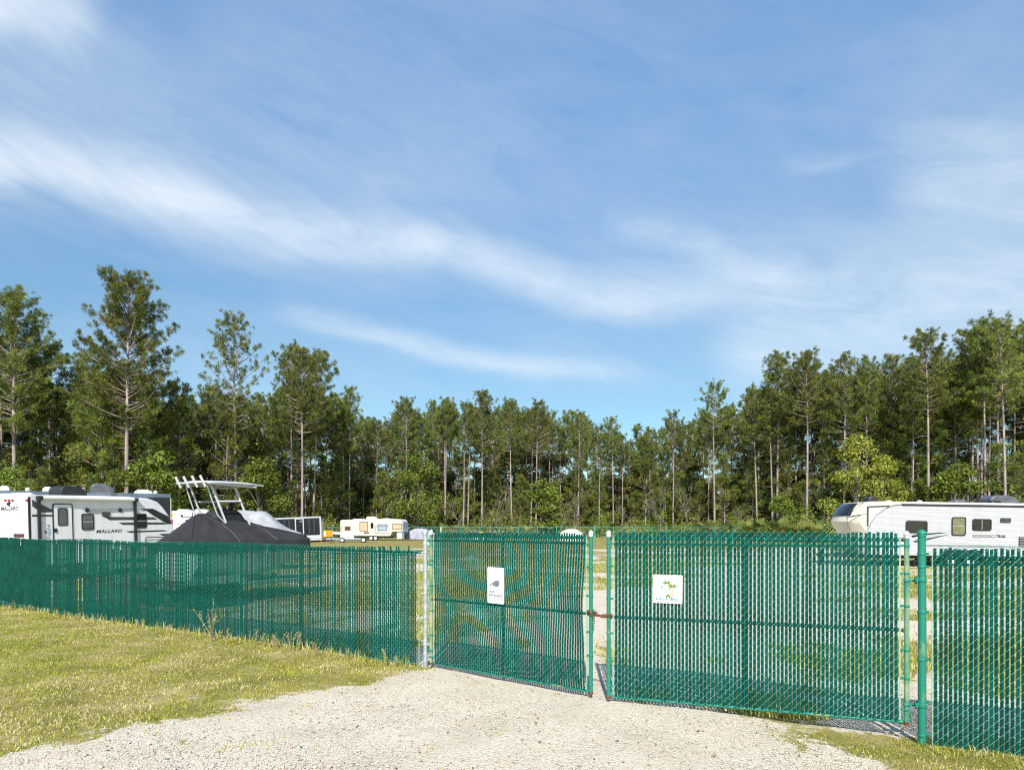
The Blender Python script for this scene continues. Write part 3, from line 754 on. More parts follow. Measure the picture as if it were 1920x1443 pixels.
chain()

# ------------------------------------------------------------------ lettering
def text_mesh(body, w, h, shear=0., bold=0., ext=.0008, spacing=1.0):
    """flat letters fitted to w x h metres in the x-z plane, lower left corner at the origin"""
    cu = bpy.data.curves.new('txt', 'FONT'); cu.body = body; cu.shear = shear; cu.offset = bold; cu.extrude = .01; cu.resolution_u = 3
    cu.space_character = spacing
    ob = bpy.data.objects.new('txt', cu); me = bpy.data.meshes.new_from_object(ob); bpy.data.objects.remove(ob)
    n = len(me.vertices); co = np.empty(n * 3, np.float32); me.vertices.foreach_get('co', co); co = co.reshape(-1, 3)
    mn, mx = co.min(0), co.max(0)
    out = np.stack([(co[:, 0] - mn[0]) / (mx[0] - mn[0]) * w, -np.sign(co[:, 2]) * ext, (co[:, 1] - mn[1]) / (mx[1] - mn[1]) * h], -1)
    me.vertices.foreach_set('co', out.astype(np.float32).ravel()); me.update(); me.name = 'lettering'
    return me
def text(body, parent, mat, x, y, z, w, h, rot=(0, 0, 0), name='lettering', **k):
    me = text_mesh(body, w, h, **k); me.materials.clear(); return link(name, me, mat, parent, (x, y, z), rot)

# ------------------------------------------------------------------ signs on the gate
def gate_sign(A, B, px0, px1, py0, py1, name):
    """place a sheet on the front of a leaf from its photo position"""
    d = (B - A).normalized(); nrm = Vector((d.y, -d.x, 0))
    O = A + nrm * .03
    def hit(px, py):
        r = ray(px, py); C = Vector((0, 0, CAMZ)); t = (O - Vector((0, 0, 0))).dot(nrm) / r.dot(nrm); p = C + r * t
        return (p - O).dot(d), p.z
    (x0, z1), (x1, z0) = hit(px0, py0), hit(px1, py1)
    e = empty(name, (O.x + d.x * (x0 + x1) / 2, O.y + d.y * (x0 + x1) / 2, (z0 + z1) / 2), (0, 0, math.atan2(d.y, d.x)))
    return e, (x1 - x0), (z1 - z0)
e, w, h = gate_sign(GL0, GL1, 914, 945, 1062.5, 1132.5, 'warning_sign')
e.rotation_euler = (R(1), R(.8), e.rotation_euler.z); tag(e, 'tall white video surveillance sign with a camera picture on the slats', 'sign')
MB().prism(rrect(-w / 2, w / 2, -h / 2, h / 2, .018), 0, .003).build('sheet', M['signwhite'], e)
def U(fx, fy): return (-w / 2 + fx * w, h / 2 - fy * h)      # sheet fractions, from its upper left corner
cam_poly = [(.14, .485), (.36, .415), (.44, .375), (.62, .36), (.72, .375), (.74, .43), (.70, .455), (.71, .49), (.62, .53), (.5, .54), (.44, .515), (.30, .53), (.18, .515)]
pic = MB().prism([U(a, b) for a, b in cam_poly], -.0008, -.0001).build('camera_picture', M['inkgrey'], e)
MB().prism([(U(.29, .478)[0] + .011 * math.cos(t), U(.29, .49)[1] + .011 * math.sin(t)) for t in [k * math.pi / 5 for k in range(10)]], -.0014, -.0009).build('lens_picture', M['signwhite'], pic)
MB().prism([U(.59, .56), (U(.60, .56)[0], U(0, .56)[1]), U(.62, .60), U(.86, .622), U(.86, .632), U(.60, .612)], -.0008, -.0001).build('cable_picture', M['inkgrey'], pic)
for body, fx, fy, fw, fh in (('VIDEO', .09, .705, .36, .06), ('SURVEILLANCE', .09, .805, .80, .062)):
    x, z = U(fx, fy); text(body, e, M['inktext'], x, -.0006, z, fw * w, fh * h, bold=.03)
def strip(parent, fx0, fx1, fy0, fy1, mat, name='printed_band'):
    (a, b), (c, d) = U(fx0, fy0), U(fx1, fy1); return MB().prism([(a, d), (c, d), (c, b), (a, b)], -.0007, -.0001).build(name, mat, parent)
strip(e, .06, .92, .828, .868, M['inkred']); strip(e, .06, .92, .875, .945, M['inkpink'])
for fx, fw in ((.10, .10), (.24, .07), (.34, .22), (.60, .12), (.75, .15)): strip(e, fx, fx + fw, .952, .962, M['inkred'], 'faded_line')
strip(e, .06, .14, .245, .258, M['inkpink'], 'faded_mark')
for a, b, c, d in ((.28, .11, .31, .15), (.36, .235, .38, .28), (.46, .225, .485, .27), (.52, .13, .56, .14), (.6, .16, .84, .165)): strip(e, a, c, b, d, M['inkpale'], 'faded_mark')
for fx, fy in ((.5, .095), (.5, .915)):
    x, z = U(fx, fy); MB().lathe([(.0045, -.004), (.0045, .001)], 8, (x, 0, z), 'y').build('screw', M['blacktrim'], e)

e, w, h = gate_sign(GR0, GR1, 1225, 1279.5, 1076.5, 1131.5, 'storage_sign')
e.rotation_euler = (R(1), R(.6), e.rotation_euler.z); tag(e, 'square white sign with two green palms and a phone number', 'sign')
MB().prism(rrect(-w / 2, w / 2, -h / 2, h / 2, .008), 0, .003).build('sheet', M['signwhite'], e)
mb = MB(); ring(mb, rrect(-w / 2 * .93, w / 2 * .93, -h / 2 * .93, h / 2 * .93, .006), rrect(-w / 2 * .905, w / 2 * .905, -h / 2 * .905, h / 2 * .905, .006), -.0007, -.0001)
mb.build('printed_border', M['inkpale'], e)
x, z = U(.075, .905); text('904-241-8886', e, M['inkblue'], x, -.0006, z, .80 * w, .10 * h, bold=.03)
def frond(cx, cy, a, l, wd):
    """tapering drooping palm frond in sheet fractions"""
    pts = []; n = 7
    for i in range(n + 1):
        t = i / n; ang = a + .5 * t * (1 if math.cos(a) > 0 else -1)
        pts.append((cx + l * t * math.cos(ang), cy + l * t * math.sin(ang)))
    up, dn = [], []
    for i, (px, py) in enumerate(pts):
        t = i / n; hw = wd * math.sin(math.pi * min(1, .12 + t * .88)) * (1 if i % 2 else .62)
        up.append((px, py - hw)); dn.append((px, py + hw))
    return up + dn[::-1]
k = 0
for cx, cy, s in ((.475, .29, 1.0), (.665, .405, .95)):
    mb = MB()
    for a in (-150, -115, -70, -30, 10, 55, 120, 165, 200):
        mb.prism([U(*p) for p in frond(cx, cy, R(a), .165 * s * (1.15 if a in (-30, 165) else .98), .030)], -.0008 - k * .0001, -.0001); k += 1
    mb.build('palm_crown', M['inkgreen'], e)
for (x0, y0), (x1, y1) in (((.50, .32), (.645, .84)), ((.675, .42), (.655, .84))):
    MB().prism([U(x0 - .006, y0), U(x0 + .006, y0), U(x1 + .013, y1), U(x1 - .013, y1)], -.0006 - .0001 * k, -.0001).build('palm_trunk', M['inkbrown'], e); k += 1
MB().prism([U(.43, .835), U(.43, .75), U(.51, .675), U(.595, .75), U(.595, .835), U(.555, .835), U(.555, .79), U(.515, .765), U(.475, .79), U(.475, .835)], -.0008, -.0001).build('house_picture', M['inkgreen'], e)
MB().prism([U(.395, .72), U(.51, .61), U(.625, .715), U(.615, .728), U(.51, .632), U(.405, .733)], -.0008, -.0001).build('roof_picture', M['inkpale'], e)
for a, b, c, d in ((.24, .57, .56, .582), (.15, .40, .24, .415), (.20, .44, .30, .452)): strip(e, a, c, b, d, M['inkpale'], 'faded_line')
MB().prism([U(.25, .43), U(.31, .41), U(.335, .45), U(.30, .49), U(.27, .48)], -.0008, -.0001).build('emblem', M['inkblue'], e)
for fx, fy in ((.5, .05), (.5, .965)):
    x, z = U(fx, fy); MB().lathe([(.0045, -.004), (.0045, .001)], 8, (x, 0, z), 'y').build('screw', M['blacktrim'], e)

# ------------------------------------------------------------------ vehicles: photo position -> point on a wall of the vehicle
class Frame:
    def __init__(s, root, rot, loc):
        s.M = Matrix.Translation(loc) @ Euler(rot).to_matrix().to_4x4(); s.I = s.M.inverted(); s.root = root
        s.o = s.I @ Vector((0, 0, CAMZ))
    def side(s, px, py, y=0.0):
        d = (s.I.to_3x3() @ ray(px, py)); t = (y - s.o.y) / d.y; p = s.o + d * t; return (p.x, p.z)
    def end(s, px, py, x=0.0):
        d = (s.I.to_3x3() @ ray(px, py)); t = (x - s.o.x) / d.x; p = s.o + d * t; return (p.y, p.z)
def vehicle(name, loc, rot, label, cat, group=None):
    e = empty(name, loc, rot); tag(e, label, cat, group); return e, Frame(e, rot, Vector(loc))
def wheel(parent, x, y, r, w, name='wheel', hub=None):
    o = empty(name, (x, y, r), parent=parent)
    MB().lathe([(r * .62, -w / 2), (r * .93, -w / 2), (r, -w / 2 + .03), (r, w / 2 - .03), (r * .93, w / 2), (r * .62, w / 2)], 28, (0, 0, 0), 'y', False).build('tyre', M['rubber'], o)
    MB().lathe([(.05, -w / 2 + .005), (r * .3, -w / 2 + .02), (r * .55, -w / 2 + .03), (r * .64, -w / 2 + .005), (r * .64, w / 2 - .01), (.05, w / 2 - .01)], 24, (0, 0, 0), 'y').build('rim', hub or M['hub'], o)
    return o
def window(parent, x0, x1, z0, z1, y=0., r=.06, frame=None, glass=None, bar=None, name='window', fw=.035):
    """framed pane let into a wall that faces -y"""
    fr = MB(); ring(fr, rrect(x0, x1, z0, z1, r), rrect(x0 + fw, x1 - fw, z0 + fw, z1 - fw, max(.01, r - .02)), y - .022, y - .001)
    f = fr.build(name, frame or M['blacktrim'], parent)
    MB().prism(rrect(x0 + fw * .8, x1 - fw * .8, z0 + fw * .8, z1 - fw * .8, max(.01, r - .015)), y - .010, y - .003).build('pane', glass or M['glass'], f)
    if bar == 'h': MB().bb(x0 + fw, x1 - fw, y - .018, y - .0105, (z0 + z1) / 2 - .012, (z0 + z1) / 2 + .012).build('bar', M['chrome'], f)
    if bar == 'v': MB().bb((x0 + x1) / 2 - .014, (x0 + x1) / 2 + .014, y - .018, y - .0105, z0 + fw, z1 - fw).build('bar', M['chrome'], f)
    return f
def decal(parent, fr, pts, mat, name, off=.004, y=0., th=.003):
    return MB().prism([fr.side(a, b, y) for a, b in pts], y - off, y - off + th).build(name, mat, parent)
def trailer_hitch(parent, x, dirx, y, z=.5, l=1.0):
    mb = MB().tube([(x, y - .5, z), (x + dirx * l, y, z - .02)], .05, 6).tube([(x, y + .5, z), (x + dirx * l, y, z - .02)], .05, 6)
    mb.tube([(x + dirx * l * .85, y, z + .25), (x + dirx * l * .85, y, .02)], .035, 8).box((x + dirx * (l + .06), y, z), (.2, .12, .1))
    mb.build('hitch', M['blacktrim'], parent)

# ---- the travel trailer seen from its rear corner
Z1 = lambda x, y: (x / 5.55, 880 + y / 5.55)
rot = (0, R(-1.5), R(65)); loc = ((58 - CX) / F * 24, 24.0, 0)
v, fr = vehicle('travel_trailer', loc, rot, 'white travel trailer with black graphics and awning behind the long fence', 'trailer')
S = lambda x, y: fr.side(*Z1(x, y))
prof = [(0, .55)] + [(0, 3.02), (.06, 3.17), (.25, S(700, 268)[1])]
for q in ((1000, 272), (1300, 280), (1540, 298), (1640, 335), (1700, 395), (1760, 480), (1800, 560), (1816, 640)): prof.append(S(*q))
xe = prof[-1][0]; prof += [(xe - .02, 1.35), (xe - .35, .75), (xe - .6, .55)]
WID = 2.42
MB().prism(prof, 0, WID).build('body', M['rvwhite'], v, bevel=.05)
MB().bb(.25, xe - .7, .12, WID - .12, .40, .56).build('chassis', M['blacktrim'], v)
for wx in (2.1, 3.0): wheel(v, wx, .16, .34, .22); wheel(v, wx, WID - .16, .34, .22)
MB().bb(-.09, -.02, .1, WID - .1, .42, .55).build('bumper', M['blacktrim'], v)
trailer_hitch(v, xe - .5, 1, WID / 2, .5, 1.1)
for pts, mt in (
    ([(332, 312), (590, 440), (440, 446), (335, 382)], 'graphite'),
    ([(332, 466), (560, 470), (560, 488), (332, 488)], 'graphite'),
    ([(850, 410), (1390, 404), (1395, 432), (985, 464)], 'greyband'),
    ([(1462, 406), (1590, 406), (1755, 488), (1790, 566), (1740, 566), (1585, 472), (1530, 432)], 'blackgloss'),
    ([(1055, 472), (1160, 492), (1600, 494), (1640, 520), (1140, 526)], 'graphite'),
    ([(1230, 550), (1700, 548), (1742, 570), (1282, 575)], 'graphite'),
    ([(1308, 640), (1705, 628), (1742, 640), (1352, 656)], 'blackgloss'),
    ([(1650, 668), (1806, 664), (1806, 690), (1702, 692)], 'graphite')):
    decal(v, fr, [Z1(*p) for p in pts], M[mt], 'stripe')
(x0, z1), (x1, z0) = S(541, 352), S(762, 722); z0 = .72
d = MB(); ring(d, rrect(x0, x1, z0, z1, .09), rrect(x0 + .035, x1 - .035, z0 + .035, z1 - .035, .07), -.024, -.001)
d = d.build('door', M['blacktrim'], v)
MB().prism(rrect(x0 + .03, x1 - .03, z0 + .03, z1 - .03, .07), -.014, -.003).build('door_panel', M['rvwhite'], d)
(a, b), (c, e_) = S(595, 398), S(706, 584); w_ = MB(); ring(w_, rrect(a, c, e_, b, .07), rrect(a + .04, c - .04, e_ + .04, b - .04, .05), -.026, -.0145)
w_.build('door_window_frame', M['graphite'], d); MB().prism(rrect(a + .03, c - .03, e_ + .03, b - .03, .05), -.0185, -.0145).build('door_pane', M['glassgrey'], d)
(a, b) = S(575, 632); MB().bb(a - .05, a + .05, -.04, -.0145, b - .07, b + .07).build('handle', M['blacktrim'], d)
for (p, q) in (((845, 458), (978, 626)), ((1414, 458), (1526, 608))):
    (a, b), (c, e_) = S(*p), S(*q); window(v, a, c, e_, b, r=.07, glass=M['glassgrey'] if p[0] < 1000 else M['glass'], bar='h')
# awning: roller, two arms
(a, b), (c, e_) = S(400, 286), S(1392, 306)
MB().tube([(a, -.09, b - .03), (c, -.09, e_ - .03)], .065, 12).build('awning_roller', M['rvwhite'], v)
for px in (395, 1396):
    (a, b) = S(px, 285 if px < 500 else 305)
    MB().bb(a - .045, a + .045, -.085, -.006, .95, b + .02).build('awning_arm', M['blacktrim'], v)
    MB().bb(a - .075, a + .075, -.165, -.002, b - .12, b + .04).build('awning_bracket', M['blacktrim'], v)
for q in ((905, 421), (1248, 421)):
    (a, b) = S(*q); MB().lathe([(.075, -.035), (.085, -.02), (.085, -.004)], 16, (a, 0, b), 'y').build('outdoor_speaker', M['blacktrim'], v)
(a, b), (c, e_) = S(1058, 440), S(1142, 482); MB().bb(a, c, -.03, -.004, e_, b).build('lamp_box', M['graphite'], v)
for p, q, mt in (((468, 636), (482, 660), 'blacktrim'), ((494, 622), (516, 676), 'bluegrey'), ((462, 604), (516, 610), 'inkpale'), ((492, 574), (512, 586), 'inkgrey'), ((470, 694), (512, 706), 'chrome')):
    (a, b), (c, e_) = S(*p), S(*q); MB().bb(a, c, -.02, -.003, e_, b).build('hookup_plate', M[mt], v)
(a, b), (c, e_) = S(1512, 702), S(1722, 702)
MB().tube([(a, -.012, 1.2), (a, -.05, b - .04), (a + .05, -.05, b), (c - .05, -.05, e_), (c, -.05, e_ - .04), (c, -.012, 1.2)], .018, 8).build('grab_rail', M['blacktrim'], v)
(a, b), (c, e_) = S(1000, 660), S(1270, 618); text('MALLARD', v, M['blacktrim'], a, -.006, b, c - a, e_ - b, shear=.25, bold=.012)
# rear wall (faces local -x)
E = lambda x, y: fr.end(*Z1(x, y))
(a, b), (c, e_) = E(12, 424), E(192, 384)
text('MALLARD', v, M['blacktrim'], -.006, a, b, abs(c - a), e_ - b, rot=(0, 0, R(-90)), shear=.12, bold=.012, name='rear_lettering')
duck = [(66, 352), (84, 338), (112, 336), (114, 348), (104, 356), (108, 366), (104, 392), (95, 378), (82, 374), (70, 366)]
MB().prism([E(*p) for p in duck], -.006, -.003, 'x').build('bird_emblem', M['blacktrim'], v)
for q in ((60, 320), (97, 320), (133, 320), (281, 318)):
    (a, b) = E(*q); MB().prism(rrect(a - .07, a + .07, b - .035, b + .035, .03), -.025, -.002, 'x').build('marker_light', M['redlens'], v)
(a, b), (c, e_) = E(150, 700), E(254, 668); MB().bb(-.03, -.003, min(a, c), max(a, c), b, e_).build('number_plate', M['maroon'], v)
MB().bb(-.008, -.001, .0, .05, .6, 3.0).build('corner_trim', M['blacktrim'], v); MB().bb(.0, .05, -.008, -.001, .6, 3.0).build('corner_trim', M['blacktrim'], v)
# roof gear
def roof_box(parent, fr, p, q, y, depth, mat, name, taper=.12):
    (x0, z0), (x1, z1) = fr.side(p[0], q[1], y), fr.side(q[0], p[1], y); t = (x1 - x0) * taper
    MB().prism([(x0, z0 - .12), (x1, z0 - .12), (x1, z0 + (z1 - z0) * .35), (x1 - t * 2, z1), (x0 + t, z1), (x0, z0 + (z1 - z0) * .6)], y - depth / 2, y + depth / 2).build(name, mat, parent, bevel=.05)
roof_box(v, fr, Z1(568, 178), Z1(842, 262), 1.2, .8, M['acblack'], 'air_conditioner')
roof_box(v, fr, Z1(1100, 246), Z1(1208, 282), 1.0, .5, M['acgrey'], 'roof_vent', .2)

# ---- big dark trailer behind it
right = Vector(((322 - CX) / F * 36.6, 36.6, 0)); d = Vector((6.5, 3.7, 0)).normalized(); LB = 11.0
o_ = right - d * LB; rot = (0, 0, math.atan2(d.y, d.x))
v, fr = vehicle('fifth_wheel_trailer', tuple(o_), rot, 'tall black trailer with a pale roof edge behind the white travel trailer', 'trailer')
MB().prism([(0, .7), (0, 3.4), (.3, 3.70), (LB - .12, 3.70), (LB, 3.60), (LB, .7)], 0, 2.5).build('body', M['blackgloss'], v, bevel=.05)
MB().bb(.2, LB - .05, -.03, .0 - .003, 3.50, 3.70).build('roof_edge', M['steelband'], v)
MB().bb(LB - .07, LB - .02, -.015, -.002, .8, 3.48).build('corner_trim', M['chrome'], v)
MB().bb(.3, LB - .3, .2, 2.3, .5, .7).build('chassis', M['blacktrim'], v)
for wx in (6.2, 7.1): wheel(v, wx, .2, .38, .25); wheel(v, wx, 2.3, .38, .25)
MB().bb(LB + .003, LB + .06, .03, .16, 1.55, 2.35).build('tail_light', M['redlens'], v)
MB().bb(LB - .05, LB + .05, -.06, -.004, 2.48, 2.68).build('marker_light', M['amber'], v)
for p, q in (((2, 172), (116, 204)), ((444, 184), (566, 212)), ((1388, 214), (1596, 244))):
    (x0, z0), (x1, z1) = fr.side(*Z1(p[0], q[1]), 1.2), fr.side(*Z1(q[0], p[1]), 1.2); w2 = (x1 - x0)
    MB().prism([(x0, 3.68), (x1, 3.68), (x1 - w2 * .08, z1 - .1), (x1 - w2 * .3, z1), (x0 + w2 * .25, z1), (x0 + w2 * .06, z1 - .1)], .8, 1.6).build('roof_vent', M['rvwhite'], v, bevel=.04)
roof_box(v, fr, Z1(940, 156), Z1(1190, 224), 1.2, .8, M['acgrey'], 'air_conditioner', .2)
for px in (288, 858, 1618):
    (x0, z0) = fr.side(*Z1(px, 200 if px < 1000 else 232), .6); MB().lathe([(.1, 3.68), (.1, z0 + .02), (.05, z0 + .06)], 10, (x0, .6, 0)).build('vent_pipe', M['rvwhite'], v)

# ---- white trailer behind the boat
Z2 = lambda x, y: (300 + x / 5.55, 860 + y / 5.55)
loc = ((327 - CX) / F * 47, 47.0, 0); v, fr = vehicle('travel_trailer', loc, (0, 0, R(8)), 'white trailer half hidden behind the black covered boat', 'trailer')
S = lambda x, y: fr.side(*Z2(x, y))
hz = S(300, 540)[1]
MB().prism([(-1.4, .6), (-1.4, hz - .3), (-1.2, hz), (3.4, hz - .05), (4.2, hz - .5), (4.4, 1.4), (4.1, .6)], 0, 2.4).build('body', M['rvwhite'], v, bevel=.05)
MB().prism([(1.3, hz - .22), (1.3, hz + .012), (3.35, hz - .03), (3.9, hz - .3)], -.006, -.003).build('roof_panel', M['roofgrey'], v)
MB().bb(-1.2, 4.0, .2, 2.2, .42, .6).build('chassis', M['blacktrim'], v)
for wx in (1.0, 1.9): wheel(v, wx, .2, .34, .22)
(a, b) = S(336, 600); MB().bb(a - .03, a + .03, -.02, -.002, .7, hz - .1).build('corner_trim', M['blacktrim'], v)
(a, b), (c, e_) = S(265, 632), S(330, 700); window(v, a, c, e_, b, r=.04)
(a, b), (c, e_) = S(160, 688), S(236, 668); text('I M A', v, M['blacktrim'], a, -.006, b, c - a, e_ - b)
(a, b) = S(226, 592); MB().bb(a - .05, a + .06, -.06, -.002, b - .06, b + .08).build('lamp', M['blacktrim'], v); MB().bb(a, a + 1.0, -.05, -.004, b - .06, b - .03).build('awning_rail', M['blacktrim'], v)
(a, b) = S(444, 585); MB().bb(a - .08, a + .08, -.04, -.002, b - .08, b + .08).build('marker_light', M['amber'], v)
for px in (195, 380):
    (a, b) = S(px, 535); MB().prism([(a - .45, hz - .06), (a + .5, hz - .06), (a + .4, hz + .12), (a - .3, hz + .14)], .8, 1.5).build('roof_vent', M['rvwhite'], v, bevel=.04)

# ---- the boat under its black cover, on its own trailer
TH = R(57.6); cpos = Vector(((413 - CX) / F * 17.5, 17.5, 0))
v = empty('covered_boat', tuple(cpos), (0, 0, TH)); tag(v, 'boat under a black cover with a white tube-framed sun top', 'boat')
HB = 1.02                                                        # half beam
xs = np.linspace(-1.22, 2.72, 60); us = np.linspace(-1, 1, 41)
def beam(x): return HB * (1 if x < .3 else math.sqrt(max(0.0, 1 - ((x - .3) / 2.44) ** 2.2)))
def sheer(x): return 1.50 + .10 * smooth(-.5, 2.8, x)
def top(x, u):
    """cover height: stretched from the gunwale over the console and the leaning post"""
    ridge = np.interp(x, [-1.22, -1.08, -.8, -.62, -.4, .1, .55, .8, 1.3, 2.85], [.05, .34, .66, .77, .78, .74, .64, .52, .36, .06])
    a = abs(u); shape = .72 * (1 - a) + .28 * (1 - a ** 4)
    an = math.atan2(u * 1.2, x + .25); rr_ = min(1, math.hypot(u * 1.2, (x + .25) * .6))
    fold = (.075 * abs(math.sin(an * 8 + .6 * math.sin(an * 5))) + .045 * abs(math.sin(an * 19 + x))) * rr_ * (1 - .6 * a)
    return float(sheer(x)) + ridge * shape + fold * (.35 + ridge)
G = []; FQ = []
for i, x in enumerate(xs):
    for u in us: G.append((x, u * (beam(x) + .03), top(x, u)))
    # skirt on both sides is added below
n = len(us)
for i in range(len(xs) - 1):
    for k in range(n - 1): FQ.append((i * n + k, i * n + k + 1, (i + 1) * n + k + 1, (i + 1) * n + k))
mb = MB(); mb.v = G; mb.f = FQ
base = len(mb.v)
edge = [i * n for i in range(len(xs))] + [(len(xs) - 1) * n + k for k in range(1, n)] + [i * n + n - 1 for i in range(len(xs) - 2, -1, -1)] + [k for k in range(n - 2, 0, -1)]
low = [(mb.v[i][0] * 1.0, mb.v[i][1] * 1.02, mb.v[i][2] - .22 - .02 * math.sin(q * .9)) for q, i in enumerate(edge)]
mb.v += low; m_ = len(edge)
for q in range(m_): r_ = (q + 1) % m_; mb.f.append((edge[q], edge[r_], base + r_, base + q))
cov = mb.build('cover', M['cover'], v, ang=70)
MB().prism([(-.62, -.2), (-.42, .12), (-.25, .27), (.22, .27), (.36, .16), (.62, -.2)], -.30, .30).build('console_hood', M['cover'], v, bevel=.10, loc=(.1, 0, 2.12))
seam = [(x, -.02 + .03 * math.sin(x), top(x, 0) + .012) for x in np.linspace(.5, 2.6, 14)]
MB().tube(seam, .014, 6).build('seam', M['blacktrim'], cov)
for pa, pb in (((-.55, -.12), (-.15, -.97)), ((.62, -.1), (1.0, -.97)), ((-.7, .0), (-1.15, -.55))):
    MB().tube([(x_, u_ * (beam(x_) + .03), top(x_, u_) + .010) for x_, u_ in [(pa[0] + (pb[0] - pa[0]) * k / 10, pa[1] + (pb[1] - pa[1]) * k / 10) for k in range(11)]], .011, 5).build('seam', M['blacktrim'], cov)
for sx, su in ((.45, -.15), (2.3, -.75)): MB().lathe([(.05, 0), (.07, .03), (.03, .09)], 8, (sx, su * beam(sx), top(sx, su) - .01)).build('buckle', M['blacktrim'], cov)
# hull below the cover
hv = []; hf = []; hx = np.linspace(-1.2, 2.68, 24); st = [(1, 0), (.98, -.22), (.9, -.55), (.6, -.82), (0, -.98), (-.6, -.82), (-.9, -.55), (-.98, -.22), (-1, 0)]
for x in hx:
    t = smooth(.8, 3.0, x)
    for a, b in st: hv.append((x + t * .12 * (b + 1), a * (beam(x) - .03) * (1 - .5 * t * min(1, -b)), float(sheer(x)) + b * (1 - .55 * t) * .95))
for i in range(len(hx) - 1):
    for k in range(len(st) - 1): hf.append((i * 9 + k, (i + 1) * 9 + k, (i + 1) * 9 + k + 1, i * 9 + k + 1))
hf.append(tuple(range(9))); MB().add(hv, hf).build('hull', M['hull'], v, ang=60)
# sun top on an H-braced tube frame
top_z = CAMZ + (HY - 904) / F * 17.2
for s in (-1, 1):
    y = s * .46
    f = MB().tube([(.55, y, 1.98), (.12, y * .95, top_z - .12)], .026, 8).tube([(-.12, y, 1.98), (-.55, y * .95, top_z - .10)], .026, 8)
    f.tube([(-.36, y, 2.58), (.29, y, 2.60)], .024, 8).tube([(-.12, y - .0, 1.98), (-.40, y, 2.25), (-.66, y * .95, top_z - .12)], .015, 6)
    f.build('upright_frame', M['whitetube'], v)
    b_ = MB().tube([(-.75, s * .6, top_z - .05), (.6, s * .6, top_z - .10), (.82, s * .42, top_z - .02)], .022, 8); b_.build('side_rail', M['whitetube'], v)
mb = MB(); tv = []; tf = []
tx = np.linspace(-.72, .92, 14); ty = np.linspace(-.66, .66, 9)
for x in tx:
    for y in ty:
        k = 1 - .22 * smooth(.4, .92, x); tv.append((x, y * k, top_z + .05 - .05 * (y / .66) ** 2 - .05 * ((x - .1) / 1.1) ** 2))
nv = len(tv); tv += [(a, b, c - .03) for a, b, c in tv]
for i in range(13):
    for k in range(8):
        q = (i * 9 + k, i * 9 + k + 1, (i + 1) * 9 + k + 1, (i + 1) * 9 + k); tf.append(q); tf.append(tuple(a + nv for a in q[::-1]))
ed = [i * 9 for i in range(14)] + [13 * 9 + k for k in range(1, 9)] + [i * 9 + 8 for i in range(12, -1, -1)] + list(range(7, 0, -1))
for q in range(len(ed)): r_ = (q + 1) % len(ed); tf.append((ed[q], ed[r_], ed[r_] + nv, ed[q] + nv))
mb.add(tv, tf).build('canopy', M['whitetube'], v, ang=60)
for k, x in enumerate((-.6, -.2, .25, .62)): MB().tube([(x, -.6, top_z - .06), (x, .6, top_z - .06)], .017, 6).build('cross_tube', M['whitetube'], v)
MB().tube([(-.80, -.62, top_z - .03), (-.80, .62, top_z - .03)], .022, 8).build('rear_tube', M['whitetube'], v)
for y in (-.52, -.19, .16, .50): MB().tube([(-.76, y, top_z - .14), (-.90, y, top_z + .12)], [.030, .032], 10).build('rod_holder', M['rvwhite'], v)
bt = empty('boat_trailer', tuple(cpos), (0, 0, TH)); tag(bt, 'steel trailer carrying the black covered boat behind the fence', 'trailer')
for s in (-1, 1): MB().tube([(-1.7, s * .75, .52), (1.8, s * .7, .52), (3.3, 0, .50)], .05, 6).build('frame_rail', M['galv'], bt)
for x in (-1.5, -.2, 1.2): MB().bb(x - .05, x + .05, -.75, .75, .47, .56).build('cross_member', M['galv'], bt)
for s in (-1, 1):
    MB().bb(-1.6, 1.4, s * .42 - .05, s * .42 + .05, .562, .68).build('bunk', M['timber'], bt)
    for x in (-1.2, -.45): wheel(bt, x, s * 1.0, .33, .2, hub=M['blacktrim'])
    MB().prism([(-1.65, .62), (-1.5, .76), (-.15, .76), (0, .62), (-.1, .60), (-1.55, .60)], s * 1.0 - .13, s * 1.0 + .13).build('mudguard', M['galv'], bt)
MB().tube([(3.3, 0, .5), (3.2, 0, 1.15)], .04, 6).build('winch_post', M['galv'], bt)

# ---- grey tarpaulin boat farther back
v, fr = vehicle('tarped_boat', tuple(at(500, 987, 31) * Vector((1, 1, 0)) if False else (at(500, 987, 31).x, 31, 0)), (0, 0, R(20)), 'boat on a trailer under a light grey tarpaulin', 'boat')
gv = []; gf = []; gxs = np.linspace(-1.6, 1.5, 26); gus = np.linspace(-1, 1, 15)
for x in gxs:
    rdg = np.interp(x, [-1.6, -1.2, -.15, .1, .55, 1.0, 1.5], [2.45, 2.68, 2.66, 2.55, 2.1, 1.82, 1.66])
    for u in gus: gv.append((x, u * 1.15 * (1 - .35 * smooth(.4, 1.5, x)), rdg - (rdg - 1.45) * abs(u) ** 2.2 + .03 * math.sin(11 * u + 3 * x) * (1 - u * u) + .02 * math.sin(x * 16) * abs(u)))
for i in range(25):
    for k in range(14): gf.append((i * 15 + k, i * 15 + k + 1, (i + 1) * 15 + k + 1, (i + 1) * 15 + k))
MB().add(gv, gf).build('tarpaulin', M['covergrey'], v, ang=70)
MB().prism([(-1.5, .75), (-1.55, 1.5), (1.45, 1.68), (.9, .7)], -1.0, 1.0).build('hull', M['hull'], v, bevel=.15)
MB().bb(-1.6, 1.9, -.06, .06, .42, .52).build('trailer_frame', M['galv'], v)
for s in (-1, 1): wheel(v, -.4, s * .95, .32, .2)

